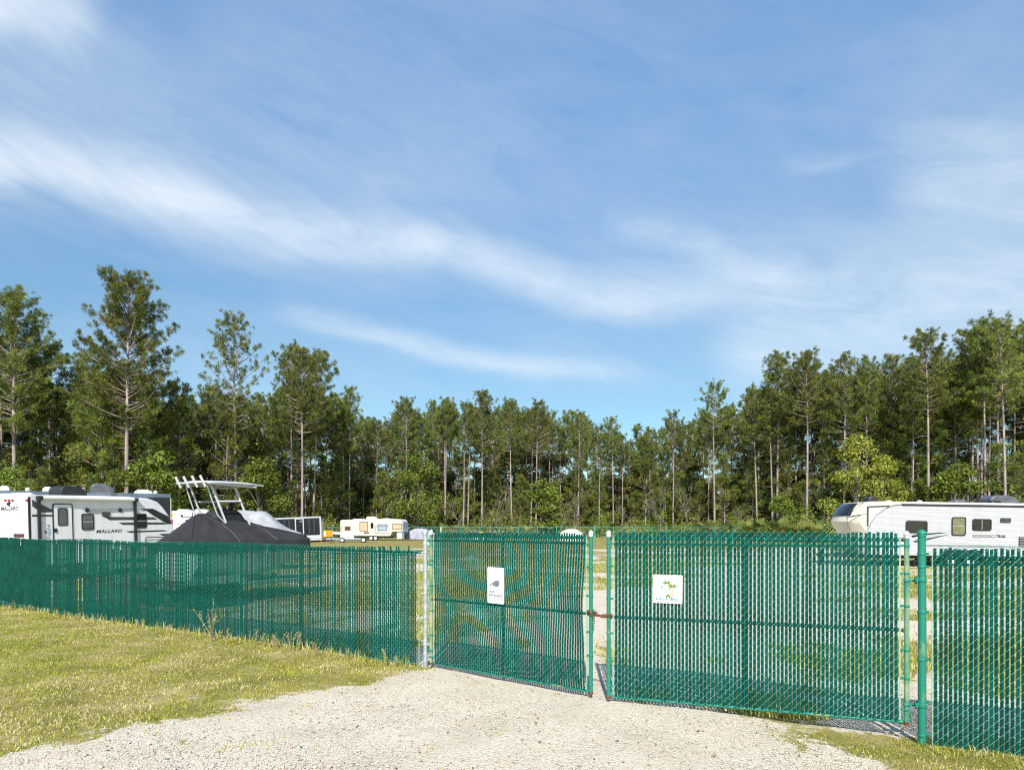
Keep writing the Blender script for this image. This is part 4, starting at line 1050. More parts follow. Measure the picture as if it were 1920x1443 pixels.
# ---- black enclosed cargo trailer
zc = 60.0; d = Vector((1, .16, 0)).normalized(); x_r = (603.5 - CX) / F * zc; o_ = Vector((x_r, zc, 0)) - d * 5.6
rot = (0, R(-2.4), math.atan2(d.y, d.x)); v, fr = vehicle('cargo_trailer', tuple(o_), rot, 'black enclosed cargo trailer with a silver door frame', 'trailer')
S = lambda x, y: fr.side(*Z2(x, y)); LC = 5.6; ht = S(1680, 600)[1]; zlow = S(1600, 792)[1]
MB().prism([(0, .5), (0, ht), (LC, ht), (LC, .5)], 0, 1.95).build('body', M['blackgloss'], v, bevel=.04)
MB().bb(-.02, LC + .02, -.03, -.003, ht - .09, ht + .03).build('roof_trim', M['alum'], v)
MB().bb(LC - .10, LC + .02, -.026, -.003, .5, ht - .1).build('corner_post', M['alum'], v)
MB().bb(LC - 1.75, LC - .11, -.02, -.004, .55, zlow).build('stone_guard', M['alum'], v)
(a, b), (c, e_) = S(1402, 618), S(1502, 805)
fm = MB(); ring(fm, [(a, e_ - .6), (c, e_ - .6), (c, b), (a, b)], [(a + .09, e_ - .5), (c - .09, e_ - .5), (c - .09, b - .09), (a + .09, b - .09)], -.03, -.004); fm = fm.build('door', M['alum'], v)
MB().bb(a + .095, c - .095, -.012, -.003, e_ - .49, b - .095).build('door_panel', M['blackgloss'], fm); MB().bb(a - .06, a + .02, -.05, -.031, e_ + .3, e_ + .5).build('latch', M['chrome'], fm)
MB().bb(c - .35, c - .02, -.04, -.031, b - .32, b - .26).build('door_stay', M['chrome'], fm)
for x in np.arange(.4, LC - .2, .42):
    if a - .1 < x < c + .1: continue
    m_ = MB()
    for z in np.arange(1.3, ht - .15, .13): m_.box((float(x), -.006, float(z)), (.035, .008, .035))
    m_.build('rivet_row', M['chrome'], v, ang=0)
for wx in (2.4, 3.25): wheel(v, wx, -.02, .34, .2)
MB().bb(.1, LC + .9, 1.0, 1.2, .38, .5).build('chassis', M['blacktrim'], v)

# ---- small open trailer with a pale boat and an orange panel
Z3 = lambda x, y: (600 + x / 9.6, 960 + y / 9.6)
v, fr = vehicle('jon_boat', (at(654, 1000, 84).x, 84, 0), (0, 0, R(-3)), 'pale flat-bottomed boat on a low trailer in front of the old camper', 'boat')
S = lambda x, y: fr.side(*Z3(x, y))
pts = [S(*p) for p in ((200, 346), (360, 352), (520, 366), (640, 372), (730, 388), (815, 424), (700, 424), (560, 404), (400, 402), (215, 396))]
MB().prism(pts, 0, 1.4).build('hull', M['hull'], v, bevel=.08)
(a, b), (c, e_) = S(205, 350), S(800, 418); MB().tube([(a, -.02, b), ((a + c) / 2, -.02, (b + e_) / 2 + .18), (c, -.02, e_)], .04, 6).build('gunwale', M['alum'], v)
v, fr = vehicle('flatbed_trailer', (at(654, 1000, 84).x, 84, 0), (0, 0, R(-3)), 'low open trailer with white wheels under the pale boat', 'trailer')
S = lambda x, y: fr.side(*Z3(x, y)); (a, b), (c, e_) = S(105, 458), S(770, 478)
MB().bb(a, c, 0, 1.5, e_ - .1, e_ + .08).build('deck', M['bluegrey'], v)
for p, q in ((365, 440), (455, 510), (520, 605)):
    (x0, z1), (x1, z0) = S(p, 414), S(q, 468); MB().bb(x0, x1, .05, .3, z0, z1).build('side_board', M['signwhite'], v, bevel=.02)
for q, r_ in (((402, 512), .31), ((784, 484), .34)):
    (x0, z0) = S(*q); o = wheel(v, x0, -.05, r_, .2); 
(x0, z0), (x1, z1) = S(90, 500), S(260, 480); MB().bb(x0 - .5, x1, .2, .3, .25, .37).build('drawbar', M['brownrust'], v)
v, fr = vehicle('site_panel', (at(612, 1000, 80).x, 80, 0), (0, 0, R(-3)), 'orange and yellow panel standing beside the cargo trailer', 'panel')
S = lambda x, y: fr.side(*Z3(x, y))
for p, q, mt, nm in (((110, 325), (225, 440), 'orange', 'orange_board'), ((50, 330), (110, 445), 'yellow', 'yellow_board')):
    (x0, z1), (x1, z0) = S(*p), S(*q); o = MB().bb(x0, x1, 0, .06, z0, z1).build(nm, M[mt], v, bevel=.02)
(x0, z1), (x1, z0) = S(56, 360), S(104, 415); MB().bb(x0, x1, -.02, -.003, z0, z1).build('white_patch', M['signwhite'], v)
for px in (70, 200):
    (x0, z0) = S(px, 440); MB().bb(x0 - .04, x0 + .04, .07, .13, 0, z0 + .3).build('leg', M['brownrust'], v)

# ---- old cream camper
d = Vector((1, -.18, 0)).normalized(); loc = ((637.5 - CX) / F * 97, 97.0, 0); rot = (0, 0, math.atan2(d.y, d.x))
v, fr = vehicle('old_camper', loc, rot, 'old cream camper trailer with a tan window blind', 'trailer')
S = lambda x, y: fr.side(*Z3(x, y)); LO = S(1480, 300)[0]
hz = S(600, 135)[1]; zb = .62
MB().prism([(0, zb), (0, hz - .15), (.2, hz), (S(1250, 125)[0], S(1250, 118)[1]), (S(1440, 125)[0], S(1440, 125)[1]), (LO, S(1480, 165)[1]), (LO, S(1490, 345)[1]), (S(1300, 350)[0], S(1300, 350)[1]), (S(1260, 478)[0], zb)], 0, 2.4).build('body', M['rvold'], v, bevel=.08)
def win3(p, q, **k):
    (a, b), (c, e_) = S(*p), S(*q); return window(v, a, c, e_, b, r=.05, **k)
win3((445, 252), (550, 326), frame=M['brownrust'], glass=M['glassgrey'], fw=.1)
win3((712, 168), (862, 340), frame=M['brownrust'], glass=M['tan'], fw=.09, bar='h')
win3((912, 190), (962, 288), frame=M['graphite'], glass=M['glass'], fw=.05)
win3((1040, 214), (1210, 332), frame=M['graphite'], glass=M['bluegrey'], fw=.09)
win3((1300, 206), (1478, 312), frame=M['brownrust'], glass=M['tan'], fw=.09)
(a, b), (c, e_) = S(880, 170), S(1000, 480); dd = MB(); ring(dd, [(a, .7), (c, .7), (c, b), (a, b)], [(a + .03, .73), (c - .03, .73), (c - .03, b - .03), (a + .03, b - .03)], -.012, -.001); dd.build('door', M['rvcream'], v)
(a, b), (c, e_) = S(998, 245), S(1245, 380); dd = MB(); ring(dd, [(a, e_), (c, e_), (c, b), (a, b)], [(a + .06, e_ + .06), (c - .06, e_ + .06), (c - .06, b - .06), (a + .06, b - .06)], -.07, -.03); dd.build('shutter_frame', M['chrome'], v)
(a, b), (c, e_) = S(790, 352), S(884, 384); MB().bb(a, c, -.01, -.002, e_, b).build('stain_panel', M['brownrust'], v)
for p, q, y0, nm in (((848, 76), (1030, 136), 1.2, 'air_conditioner'),):
    roof_box(v, fr, Z3(*p), Z3(*q), y0, .9, M['rvold'], nm, .14)
for p, q in (((605, 116), (820, 142)), ((1150, 106), (1260, 126))): roof_box(v, fr, Z3(*p), Z3(*q), .9, .9, M['roofgrey'], 'roof_vent', .1)
(a, b), (c, e_) = S(1392, 362), S(1480, 468); MB().bb(a, c, -.25, .9, e_ - .1, b).build('gas_locker', M['rvwhite'], v, bevel=.06)
trailer_hitch(v, S(1270, 470)[0], 1, 1.2, .5, 1.6)
MB().bb(.4, S(1240, 478)[0], .2, 2.2, .42, zb + .01).build('chassis', M['blacktrim'], v)
for px in (800, 880): wheel(v, S(px, 500)[0] + 1.0, .02, .35, .22)
MB().bb(LO + .003, LO + .10, .1, 2.3, 1.2, hz - .35).build('front_window', M['bluegrey'], v)

# ---- car under a silver cover
v = empty('covered_car', (at(790, 1000, 99).x, 99, 0), (0, 0, R(-18))); tag(v, 'car under a crumpled silver-lilac cover beside the old camper', 'car')
cv = []; cf = []; cxs = np.linspace(-2.3, 2.3, 30); cus = np.linspace(-1, 1, 21)
for x in cxs:
    hh = np.interp(x, [-2.3, -2.1, -1.5, -.6, .5, 1.0, 2.0, 2.3], [.7, 1.15, 1.35, 1.72, 1.68, 1.3, 1.0, .6])
    for u in cus:
        a = abs(u); w2 = .95 * (1 - .12 * (abs(x) / 2.3) ** 4); f_ = .05 * math.sin(9 * x + 7 * u) * a + .03 * math.sin(23 * x) * a
        cv.append((x + f_ * .3, math.copysign(min(1, a * 1.45) * w2 + f_ * .8, u) if a > 0 else 0, .12 + (hh - .12) * (1 - max(0, (a - .55) / .45) ** 1.6) + f_ * .3))
for i in range(29):
    for k in range(20): cf.append((i * 21 + k, i * 21 + k + 1, (i + 1) * 21 + k + 1, (i + 1) * 21 + k))
MB().add(cv, cf).build('cover', M['carcover'], v, ang=60)
for x in (-1.4, 1.4):
    for s in (-1, 1): wheel(v, x, s * .72, .31, .2)

# ---- cream dome, ramp trailer and low trailer far down the yard
v = empty('dome_cover', (at(1071, 1000, 88).x, 88, 0)); tag(v, 'cream rounded dome showing above the gate with billowing slats', 'cover')
pr = [(1.75, 0), (1.72, .5), (1.55, .95), (1.22, 1.32), (.8, 1.55), (.4, 1.65), (.02, 1.68)]
MB().lathe(pr, 28).build('shell', M['creamdome'], v, ang=60)
MB().lathe([(.16, -.02), (.16, .03)], 10, (0, -1.0, 1.46), 'y').build('vent', M['greyband'], v)
MB().lathe([(1.9, .0), (1.9, .12)], 28).build('base_ring', M['timber'], v)
v = empty('ramp_trailer', (at(855, 1000, 96).x, 96, 0), (0, 0, R(4))); tag(v, 'small utility trailer with an upright black railed ramp', 'trailer')
rp = MB().bb(-1.1, 1.1, -.03, .03, 1.70, 1.78).bb(-1.1, 1.1, -.03, .03, .55, .62)
for x in np.linspace(-1.08, 1.08, 9): rp.bb(x - .025, x + .025, -.025, .025, .6, 1.72)
rp.build('ramp', M['blacktrim'], v); MB().bb(-1.0, 1.0, .05, 3.0, .5, .58).build('deck', M['timber'], v)
for s in (-1, 1): wheel(v, s * 1.15, 1.6, .33, .2).rotation_euler = (0, 0, R(90)); MB().bb(s * 1.0 - .03, s * 1.0 + .03, .06, 3.0, .8, .86).build('side_rail', M['blacktrim'], v)
v = empty('low_trailer', (at(900, 1000, 95).x, 95, 0), (0, 0, R(-5))); tag(v, 'low dark flatbed trailer loaded with odds and ends', 'trailer')
MB().bb(-1.9, 1.7, 0, 1.6, .95, 1.1).build('deck', M['blacktrim'], v); MB().bb(-1.0, -.3, .2, 1.2, 1.1, 1.42).build('engine_cover', M['acgrey'], v, bevel=.08)
MB().bb(-.2, .5, .2, 1.0, 1.1, 1.24).build('yellow_load', M['yellow'], v, bevel=.03); MB().bb(1.2, 1.7, .2, 1.0, 1.1, 1.25).build('timber_load', M['timber'], v, bevel=.02)
for x in (-.5, .5): wheel(v, x, -.1, .33, .2)
MB().bb(-1.6, 1.5, .6, 1.0, .7, .95).build('frame', M['blacktrim'], v)
v = empty('marker_pole', (at(826.5, 1000, 80).x, 80, 0)); tag(v, 'thin white pole standing in the yard behind the gate', 'pole')
MB().tube([(0, 0, 0), (.01, 0, 1.9)], .05, 10).build('shaft', M['signwhite'], v); MB().lathe([(.055, 1.88), (.06, 1.9), (.02, 1.93)], 10).build('cap', M['cap'], v)

# ---- long white ribbed trailer on the right
Z5 = lambda x, y: (1540 + x / 5.05, 900 + y / 5.05)
rot = (0, R(.85), 0); loc = ((1567 - CX) / F * 33, 33.0, .02)
v, fr = vehicle('travel_trailer', loc, rot, 'long white ribbed travel trailer with a cream rounded nose', 'trailer')
S = lambda x, y: fr.side(*Z5(x, y)); LT = 10.6
# ribbed side: the outline is stepped so that every plank is a real rib
zt = S(1000, 235)[1]; zb = S(1000, 712)[1]
sil = [fr.side(*Z5(*q), 1.1) for q in ((190, 470), (150, 420), (132, 390), (150, 340), (200, 268), (260, 224), (320, 208))]   # outline of the nose on the centre line
zroof = S(1000, 205)[1]; zlo = sil[0][1]; sil = [(sil[0][0] + .42, zb)] + [(sil[0][0] + .2, (zb + zlo) / 2)] + sil + [(sil[-1][0] + .5, zroof)]
ys = np.linspace(0, 2.44, 17); nv_ = []; nf_ = []; ns = len(sil)
for y in ys:
    back = .62 * abs((y - 1.22) / 1.22) ** 2.6
    for a_, c_ in sil: nv_.append((a_ + back * min(1, max(.25, (zroof - c_) / .5)), y, c_))
for i in range(16):
    for k in range(ns - 1): nf_.append((i * ns + k, i * ns + k + 1, (i + 1) * ns + k + 1, (i + 1) * ns + k))
side0 = [nv_[k] for k in range(ns)]; base_ = len(nv_)
for y in (0, 2.44): nv_ += [(LT, y, zb), (LT, y, zroof)]
nf_.append(tuple(range(ns)) + (base_ + 1, base_)); nf_.append(tuple(range(16 * ns + ns - 1, 16 * ns - 1, -1)) + (base_ + 2, base_ + 3))
nf_.append((base_, base_ + 1, base_ + 3, base_ + 2)); nf_.append(tuple(k * ns + ns - 1 for k in range(17)) + (base_ + 3, base_ + 1)); nf_.append((base_, base_ + 2) + tuple(k * ns for k in range(16, -1, -1)))
MB().add(nv_, nf_).build('body', M['rvcream'], v, ang=35)
# tinted band wrapped round the nose
bv = []; bf = []; pk = [5, 6, 7]
for y in ys[2:-2]:
    back = .62 * abs((y - 1.22) / 1.22) ** 2.6
    for k in pk:
        a_, c_ = sil[k]; bv.append((a_ + back * min(1, max(.25, (zroof - c_) / .5)) - .03, y, c_ + .02))
for i in range(len(ys) - 5):
    for k in range(2): bf.append((i * 3 + k, i * 3 + k + 1, i * 3 + k + 4, i * 3 + k + 3))
MB().add(bv, bf).build('nose_window', M['glass'], v, ang=50)
nose = [S(*q) for q in ((436, 470), (470, 400), (520, 330), (600, 268), (680, 238), (760, 228))]
zs = np.linspace(zb + .01, zt - .02, 30)
def nose_x(z):
    ps = sorted([(p[1], p[0]) for p in nose]); return float(np.interp(z, [p[0] for p in ps], [p[1] for p in ps]))
for i in range(len(zs) - 1):
    z0, z1 = zs[i], zs[i + 1]; x0 = nose_x((z0 + z1) / 2); hgt = z1 - z0
    pr = [(-.002, z0), (-.004, z0 + hgt * .30), (-.020, z0 + hgt * .46), (-.020, z0 + hgt * .62), (-.003, z0 + hgt * .99)]
    MB().prism(pr, x0, LT - .02, 'x').build('plank', M['rvribbed'], v)
MB().tube([(q[0], -.024, q[1]) for q in nose] + [(S(700, 245)[0] + 9.2, -.024, S(760, 228)[1])], .016, 6).build('edge_trim', M['blacktrim'], v)
MB().bb(S(760, 236)[0], LT - .05, -.07, -.004, zt - .02, zt + .05).build('awning_rail', M['blacktrim'], v)
MB().bb(S(760, 236)[0], LT - .05, -.055, -.004, zt + .052, zt + .13).build('awning_fabric', M['rvwhite'], v)
# nose panels
MB().prism([S(*q) for q in ((436, 258), (640, 244), (560, 300), (500, 370), (438, 468))], -.012, -.003).build('nose_panel', M['rvwhite'], v)
MB().prism([S(*q) for q in ((430, 246), (448, 246), (446, 436), (430, 436))], -.018, -.0125).build('nose_stripe', M['graphite'], v)
MB().prism([S(*q) for q in ((430, 246), (650, 236), (640, 252), (448, 258))], -.022, -.0185).build('nose_stripe', M['graphite'], v)
MB().tube([(S(*q)[0], -.008, S(*q)[1]) for q in ((268, 470), (244, 400), (246, 350), (270, 290), (322, 232), (400, 212))], .012, 5).build('nose_seam', M['graphite'], v)
MB().prism([S(*q) for q in ((205, 356), (300, 334), (520, 302), (430, 316), (300, 346))], -.008, -.003).build('nose_stripe', M['blacktrim'], v)
# side windows and fittings (in front of the ribs)
Y5 = -.028
def win5(p, q, **k):
    (a, b), (c, e_) = S(*p), S(*q); return window(v, a, c, e_, b, y=Y5, r=.1, **k)
win5((795, 382), (1000, 500), fw=.05); win5((1230, 346), (1364, 524), glass=M['blind'], fw=.05, bar='h'); win5((1426, 364), (1606, 478), fw=.05, bar='v')
(a, b), (c, e_) = S(1690, 358), S(1788, 398); MB().bb(a, c, Y5 - .05, Y5 - .001, e_, b).build('range_vent', M['graphite'], v, bevel=.02)
(a, b), (c, e_) = S(1866, 534), S(1990, 626); g = MB().bb(a, c, Y5 - .02, Y5 - .001, e_, b).build('fridge_vent', M['graphite'], v)
for k in range(4): z = e_ + (b - e_) * (k + .5) / 4; MB().bb(a + .03, c - .03, Y5 - .034, Y5 - .021, z - .02, z + .02).build('louvre', M['greyband'], g)
for pts, mt in (([(850, 520), (1000, 502), (1215, 490), (1000, 516), (860, 540)], 'blackgloss'), ([(870, 572), (1000, 548), (1220, 508), (1010, 562), (880, 588)], 'graphite'), ([(830, 548), (980, 524), (1120, 506), (1000, 530), (840, 566)], 'inkpale')):
    MB().prism([S(*p) for p in pts], Y5 - .006, Y5 - .002).build('stripe', M[mt], v)
MB().prism([S(980, 604), S(1900, 624), (LT - .1, S(1900, 628)[1]), (LT - .1, S(1900, 640)[1]), S(1900, 640), S(980, 620)], Y5 - .006, Y5 - .002).build('lower_stripe', M['greyband'], v)
(a, b), (c, e_) = S(1430, 541), S(1642, 515); text('INDEPENDENCE', v, M['greyband'], a, Y5 - .005, b, c - a, e_ - b, bold=.012)
(a, b), (c, e_) = S(1652, 541), S(1742, 517); text('TRAIL', v, M['blacktrim'], a, Y5 - .005, b, c - a, e_ - b, shear=.2, bold=.02)
roof_box(v, fr, Z5(1545, 148), Z5(1815, 222), 1.2, .9, M['acgrey'], 'air_conditioner', .16)
roof_box(v, fr, Z5(1232, 184), Z5(1355, 222), 1.2, .6, M['acgrey'], 'roof_vent', .14)
roof_box(v, fr, Z5(414, 156), Z5(522, 208), 1.2, .6, M['acblack'], 'roof_vent', .2)
roof_box(v, fr, Z5(1578, 196), Z5(1690, 232), .6, .5, M['acblack'], 'roof_vent', .1)
roof_box(v, fr, Z5(1856, 214), Z5(1990, 240), .6, .5, M['acgrey'], 'roof_vent', .1)
for px in (740, 1036):
    (a, b) = S(px, 196); MB().lathe([(.12, zt), (.12, b + .03), (.04, b + .07)], 10, (a, .9, 0)).build('vent_pipe', M['rvwhite'], v)
MB().bb(.9, LT - .2, .15, 2.3, zb - .16, zb + .01).build('chassis', M['blacktrim'], v)
for wx in (5.6, 6.55): wheel(v, wx, .1, .36, .24); wheel(v, wx, 2.34, .36, .24)
MB().prism([(5.1, zb + .02), (5.2, zb + .28), (6.95, zb + .28), (7.05, zb + .02)], -.05, -.025).build('mudguard', M['blacktrim'], v)
trailer_hitch(v, 1.0, -1, 1.2, .55, 1.4)
for x in (1.4, 9.8): MB().tube([(x, .3, zb - .1), (x, .3, .0)], .035, 8).build('stabiliser', M['blacktrim'], v)
MB().bb(3.6, 4.4, -.35, .0, .32, .37).bb(3.6, 3.64, -.35, .0, .0, .32).bb(4.36, 4.4, -.35, .0, .0, .32).build('step', M['blacktrim'], v)

# ------------------------------------------------------------------ trees
def unit(v): return v / (np.linalg.norm(v, axis=-1, keepdims=True) + 1e-9)
def needle_tufts(P, D, ln, wd, K, pal, bright):
    """brushes of long needles: P centres, D twig directions"""
    n = len(P); d = unit(D[:, None, :] * .75 + nr.normal(0, .70, (n, K, 3)) + np.array([0, 0, .22]))
    side = unit(np.cross(d, nr.normal(0, 1, (n, K, 3)))); l = ln * nr.uniform(.65, 1.1, (n, K, 1))
    w = wd * nr.uniform(.7, 1.2, (n, K, 1)); c = P[:, None, :] + d * .03
    mid = c + d * l * .62; V = np.stack([c, mid - side * w, c + d * l, mid + side * w], 2)
    col = pal[nr.integers(0, len(pal), n)] * bright[:, None] * nr.uniform(.85, 1.15, (n, 1))
    F_ = np.arange(n * K * 4).reshape(-1, 4)
    return V.reshape(-1, 3), F_, np.repeat(col, K * 4, 0)
PINE = np.array([[.17, .20, .028], [.22, .235, .034], [.13, .168, .028], [.27, .26, .042], [.095, .132, .028], [.13, .175, .045]])
TUFT_L = .43
def pine(seed, H, cf, spread, ntw, r0=.19, lean=0., sparse=1.0, dead=8):
    g = np.random.default_rng(seed); rr = random.Random(seed)
    tr = MB(); nseg = 12; pts = []; rad = []
    ph = g.uniform(0, 6.28)
    for i in range(nseg + 1):
        t = i / nseg; pts.append((lean * t * H * .05 + .16 * math.sin(t * 5 + ph) * t, .16 * math.cos(t * 4 + ph) * t, -.2 + t * (H + .2))); rad.append(r0 * (1.12 if i == 0 else 1) * (1 - .80 * t ** 1.2))
    tr.tube(pts, rad, 8)
    axis_ = lambda h: Vector(pts[0]).lerp(Vector(pts[-1]), h / H) if False else Vector((np.interp(h, [p[2] for p in pts], [p[0] for p in pts]), np.interp(h, [p[2] for p in pts], [p[1] for p in pts]), h))
    P, D, Bt = [], [], []
    az0 = g.uniform(0, 6.28); nb = int(ntw)
    for i in range(nb):
        t = ((i + .5) / nb) ** .92; h = H * (1 - cf) + t * H * cf * .985
        azm = az0 + i * 2.4 + g.normal(0, .35)
        prof = np.interp(t, [0, .12, .35, .65, .88, 1], [.66, .95, 1.0, .92, .70, .32])
        Lb = spread * prof * g.uniform(.55, 1.15)
        if g.random() < .10 * (1 - t): Lb *= 1.25
        el_ = np.interp(t, [0, .4, .8, 1], [.05, .32, .75, 1.25]) + g.normal(0, .16)
        p = axis_(h); d = Vector((math.cos(azm) * math.cos(el_), math.sin(azm) * math.cos(el_), math.sin(el_)))
        bp = [p]; ns = 5; dd = d.copy()
        for k in range(ns):
            dd = (dd + Vector((g.normal(0, .12), g.normal(0, .12), .10 if t < .7 else 0))).normalized(); bp.append(bp[-1] + dd * (Lb / ns))
        tr.tube(bp, [r0 * .26 * (1 - .85 * k / ns) * (.6 + .4 * Lb / spread) + .008 for k in range(ns + 1)], 4, caps=False)
        nt_ = max(3, int(Lb * 3.5 * sparse))
        for k in range(nt_):
            f = .34 + .66 * (k + g.random()) / nt_; s_ = f * ns; i0 = min(ns - 1, int(s_)); q = bp[i0].lerp(bp[i0 + 1], s_ - i0)
            tl = (.22 + .5 * g.random()) * (1.15 - f * .55) * min(1.2, .5 + Lb / 3)
            td = (dd * .55 + Vector((g.normal(0, .7), g.normal(0, .7), g.normal(.28, .4)))).normalized(); e_ = q + td * tl
            if k % 3 == 0: tr.tube([q, q.lerp(e_, .9)], [.016, .008], 3, caps=False)
            for u in (1.0, .55) if g.random() < .6 else (1.0,):
                c = q.lerp(e_, u); P.append((c.x, c.y, c.z)); D.append((td.x, td.y, td.z)); Bt.append(g.uniform(.78, 1.2))
    for k in range(dead):                                            # dead stubs below the crown
        h = H * (1 - cf) * g.uniform(.55, 1.0); a = g.uniform(0, 6.28); p = axis_(h); l = g.uniform(.5, 1.8)
        tr.tube([p, p + Vector((math.cos(a) * l * .6, math.sin(a) * l * .6, .05)), p + Vector((math.cos(a) * l, math.sin(a) * l, g.uniform(-.2, .3)))], [.035, .022, .008], 4, caps=False)
    v, f, c = needle_tufts(np.array(P), np.array(D), TUFT_L, .022, 24, PINE, np.array(Bt))
    return tr.mesh('trunk', 60), np_mesh('crown', v, f, c)
def leaf_cards(P, N, size, pal, bright):
    n = len(P); a = unit(np.cross(N, nr.normal(0, 1, (n, 3)))); b = np.cross(N, a); s = size * nr.uniform(.6, 1.25, (n, 1))
    V = np.stack([P - a * s, P - b * s * .55, P + a * s, P + b * s * .55], 1)
    col = pal[nr.integers(0, len(pal), n)] * bright[:, None]
    return V.reshape(-1, 3), np.arange(n * 4).reshape(-1, 4), np.repeat(col, 4, 0)
def broadleaf(seed, H, Wd, n_leaf, size, pal, base=.25, trunk_r=.12, lobes=26, gap=.0):
    g = np.random.default_rng(seed); tr = MB()
    tr.tube([(0, 0, -.1), (.05 * H * .1, 0, H * .4), (0, .05, H * .75)], [trunk_r, trunk_r * .7, trunk_r * .3], 7)
    cs, rs = [], []
    for i in range(lobes):
        t = g.random(); z = H * (base + (1 - base) * t); rad = Wd * .5 * np.interp(t, [0, .3, .6, 1], [.7, 1, .85, .15]); a = g.uniform(0, 6.28); q = rad * math.sqrt(g.random()) * .95
        cs.append((q * math.cos(a), q * math.sin(a), z)); rs.append(Wd * g.uniform(.09, .2))
        z0 = H * base * .8 + (z - H * base) * .55
        tr.tube([(0, 0, max(.1, z0)), (cs[-1][0] * .5, cs[-1][1] * .5, (z0 + z) / 2 + .1), cs[-1]], [trunk_r * .35, trunk_r * .22, .012], 4, caps=False)
    cs = np.array(cs); rs = np.array(rs); k = g.choice(lobes, n_leaf, p=rs ** 2 / (rs ** 2).sum())
    d = unit(g.normal(0, 1, (n_leaf, 3))); r = rs[k][:, None] * g.random((n_leaf, 1)) ** .45
    P = cs[k] + d * r * np.array([1.15, 1.15, .8]); N = unit(d * .5 + g.normal(0, .5, (n_leaf, 3)) + np.array([0, 0, .6]))
    br = g.uniform(.72, 1.2, n_leaf) * g.uniform(.8, 1.15, lobes)[k]
    v, f, c = leaf_cards(P, N, size, pal, br)
    return tr.mesh('trunk', 60), np_mesh('crown', v, f, c)
def shrub(seed, H, Wd, n, size, pal):
    g = np.random.default_rng(seed); d = unit(g.normal(0, 1, (n, 3))); d[:, 2] = np.abs(d[:, 2])
    lob = 1 + .35 * np.sin(d[:, 0] * 5 + seed) * np.cos(d[:, 1] * 6)
    P = d * (g.random((n, 1)) ** .4) * lob[:, None] * np.array([Wd / 2, Wd / 2, H]); N = unit(d + g.normal(0, .6, (n, 3)) + np.array([0, 0, .3]))
    v, f, c = leaf_cards(P, N, size, pal, g.uniform(.7, 1.25, n)); tr = MB()
    for k in range(9):
        a = g.uniform(0, 6.28); r = g.uniform(.2, .8) * Wd / 2; tr.tube([(0, 0, 0), (r * .4 * math.cos(a), r * .4 * math.sin(a), H * .4), (r * math.cos(a), r * math.sin(a), H * g.uniform(.5, .9))], [.03, .02, .006], 4, caps=False)
    return tr.mesh('stem', 60), np_mesh('foliage', v, f, c)
def palmetto(seed, n_fan=16):
    g = np.random.default_rng(seed); V, F_, Cc = [], [], []; o = 0; tr = MB()
    for k in range(n_fan):
        a = g.uniform(0, 6.28); e = g.uniform(.35, 1.35); l = g.uniform(.6, 1.15); d = np.array([math.cos(a) * math.cos(e), math.sin(a) * math.cos(e), math.sin(e)])
        c = d * l; tr.tube([(0, 0, 0), tuple(c)], [.014, .009], 3, caps=False)
        s = unit(np.cross(d, [0, 0, 1.0])); u = np.cross(s, d); col = np.array([[.20, .24, .05], [.27, .27, .07], [.15, .20, .045]])[g.integers(0, 3)] * g.uniform(.8, 1.2)
        for t in np.linspace(-1.5, 1.5, 11):
            q = d * math.cos(t) + s * math.sin(t) + u * .1; w = unit(np.cross(q, u)) * .035; L_ = .55 * (1 - .12 * abs(t)); m = c + q * L_ * .5 + u * .03; tip = c + q * L_ - np.array([0, 0, .10])
            V += [c, m - w, tip, m + w]; F_.append((o, o + 1, o + 2, o + 3)); Cc += [col] * 4; o += 4
    return tr.mesh('stem', 60), np_mesh('fronds', np.array(V), np.array(F_), np.array(Cc))
def bare_tree(seed, H):
    g = np.random.default_rng(seed); tr = MB()
    def grow(p, d, l, r, depth):
        q = p + d * l; m = p.lerp(q, .5) + Vector((g.normal(0, .05 * l), g.normal(0, .05 * l), 0)); tr.tube([p, m, q], [r, r * .8, r * .6], 4 if depth > 1 else 3, caps=False)
        if depth == 0: return
        for k in range(3 if depth > 1 else 4):
            nd = (d + Vector((g.normal(0, .55), g.normal(0, .55), g.normal(.15, .3)))).normalized(); grow(p.lerp(q, g.uniform(.6, 1)), nd, l * g.uniform(.5, .75), r * .55, depth - 1)
    grow(Vector((0, 0, -.1)), Vector((.05, 0, 1)), H * .38, .05 + H * .004, 4)
    n = 260; vs = np.array(tr.v); P = vs[g.integers(len(vs) // 3, len(vs), n)] + g.normal(0, .12, (n, 3))
    v, f, c = leaf_cards(P, unit(g.normal(0, 1, (n, 3))), .09, np.array([[.30, .25, .12], [.24, .24, .07]]), np.ones(n))
    return tr.mesh('trunk', 60), np_mesh('crown', v, f, c)

BROAD = np.array([[.18, .24, .030], [.23, .285, .040], [.14, .20, .03], [.28, .31, .06]])
DARKL = np.array([[.12, .15, .030], [.155, .18, .038], [.10, .13, .03], [.22, .22, .06], [.26, .20, .09]]) * 1.15
YELL = np.array([[.36, .37, .05], [.42, .41, .07], [.28, .31, .05], [.48, .45, .10]])
SCRUB = np.array([[.25, .255, .05], [.32, .29, .07], [.19, .21, .045], [.37, .31, .11]])
ORNG = np.array([[.42, .24, .05], [.35, .23, .05], [.30, .25, .06]])
PINES = [pine(101, 25, .44, 4.2, 62, .20), pine(102, 25, .38, 3.8, 52, .18, .3), pine(103, 25, .36, 4.0, 50, .19, -.4), pine(104, 25, .30, 3.4, 42, .17, .2),
         pine(105, 25, .42, 3.5, 52, .17, -.2, .95), pine(106, 25, .32, 3.6, 40, .18, .5, .85), pine(107, 25, .52, 3.6, 58, .17), pine(108, 25, .64, 3.7, 72, .18, .2, 1.0, 3)]
BIGPINE = pine(111, 27, .56, 5.6, 104, .25, .1, 1.1, 12)
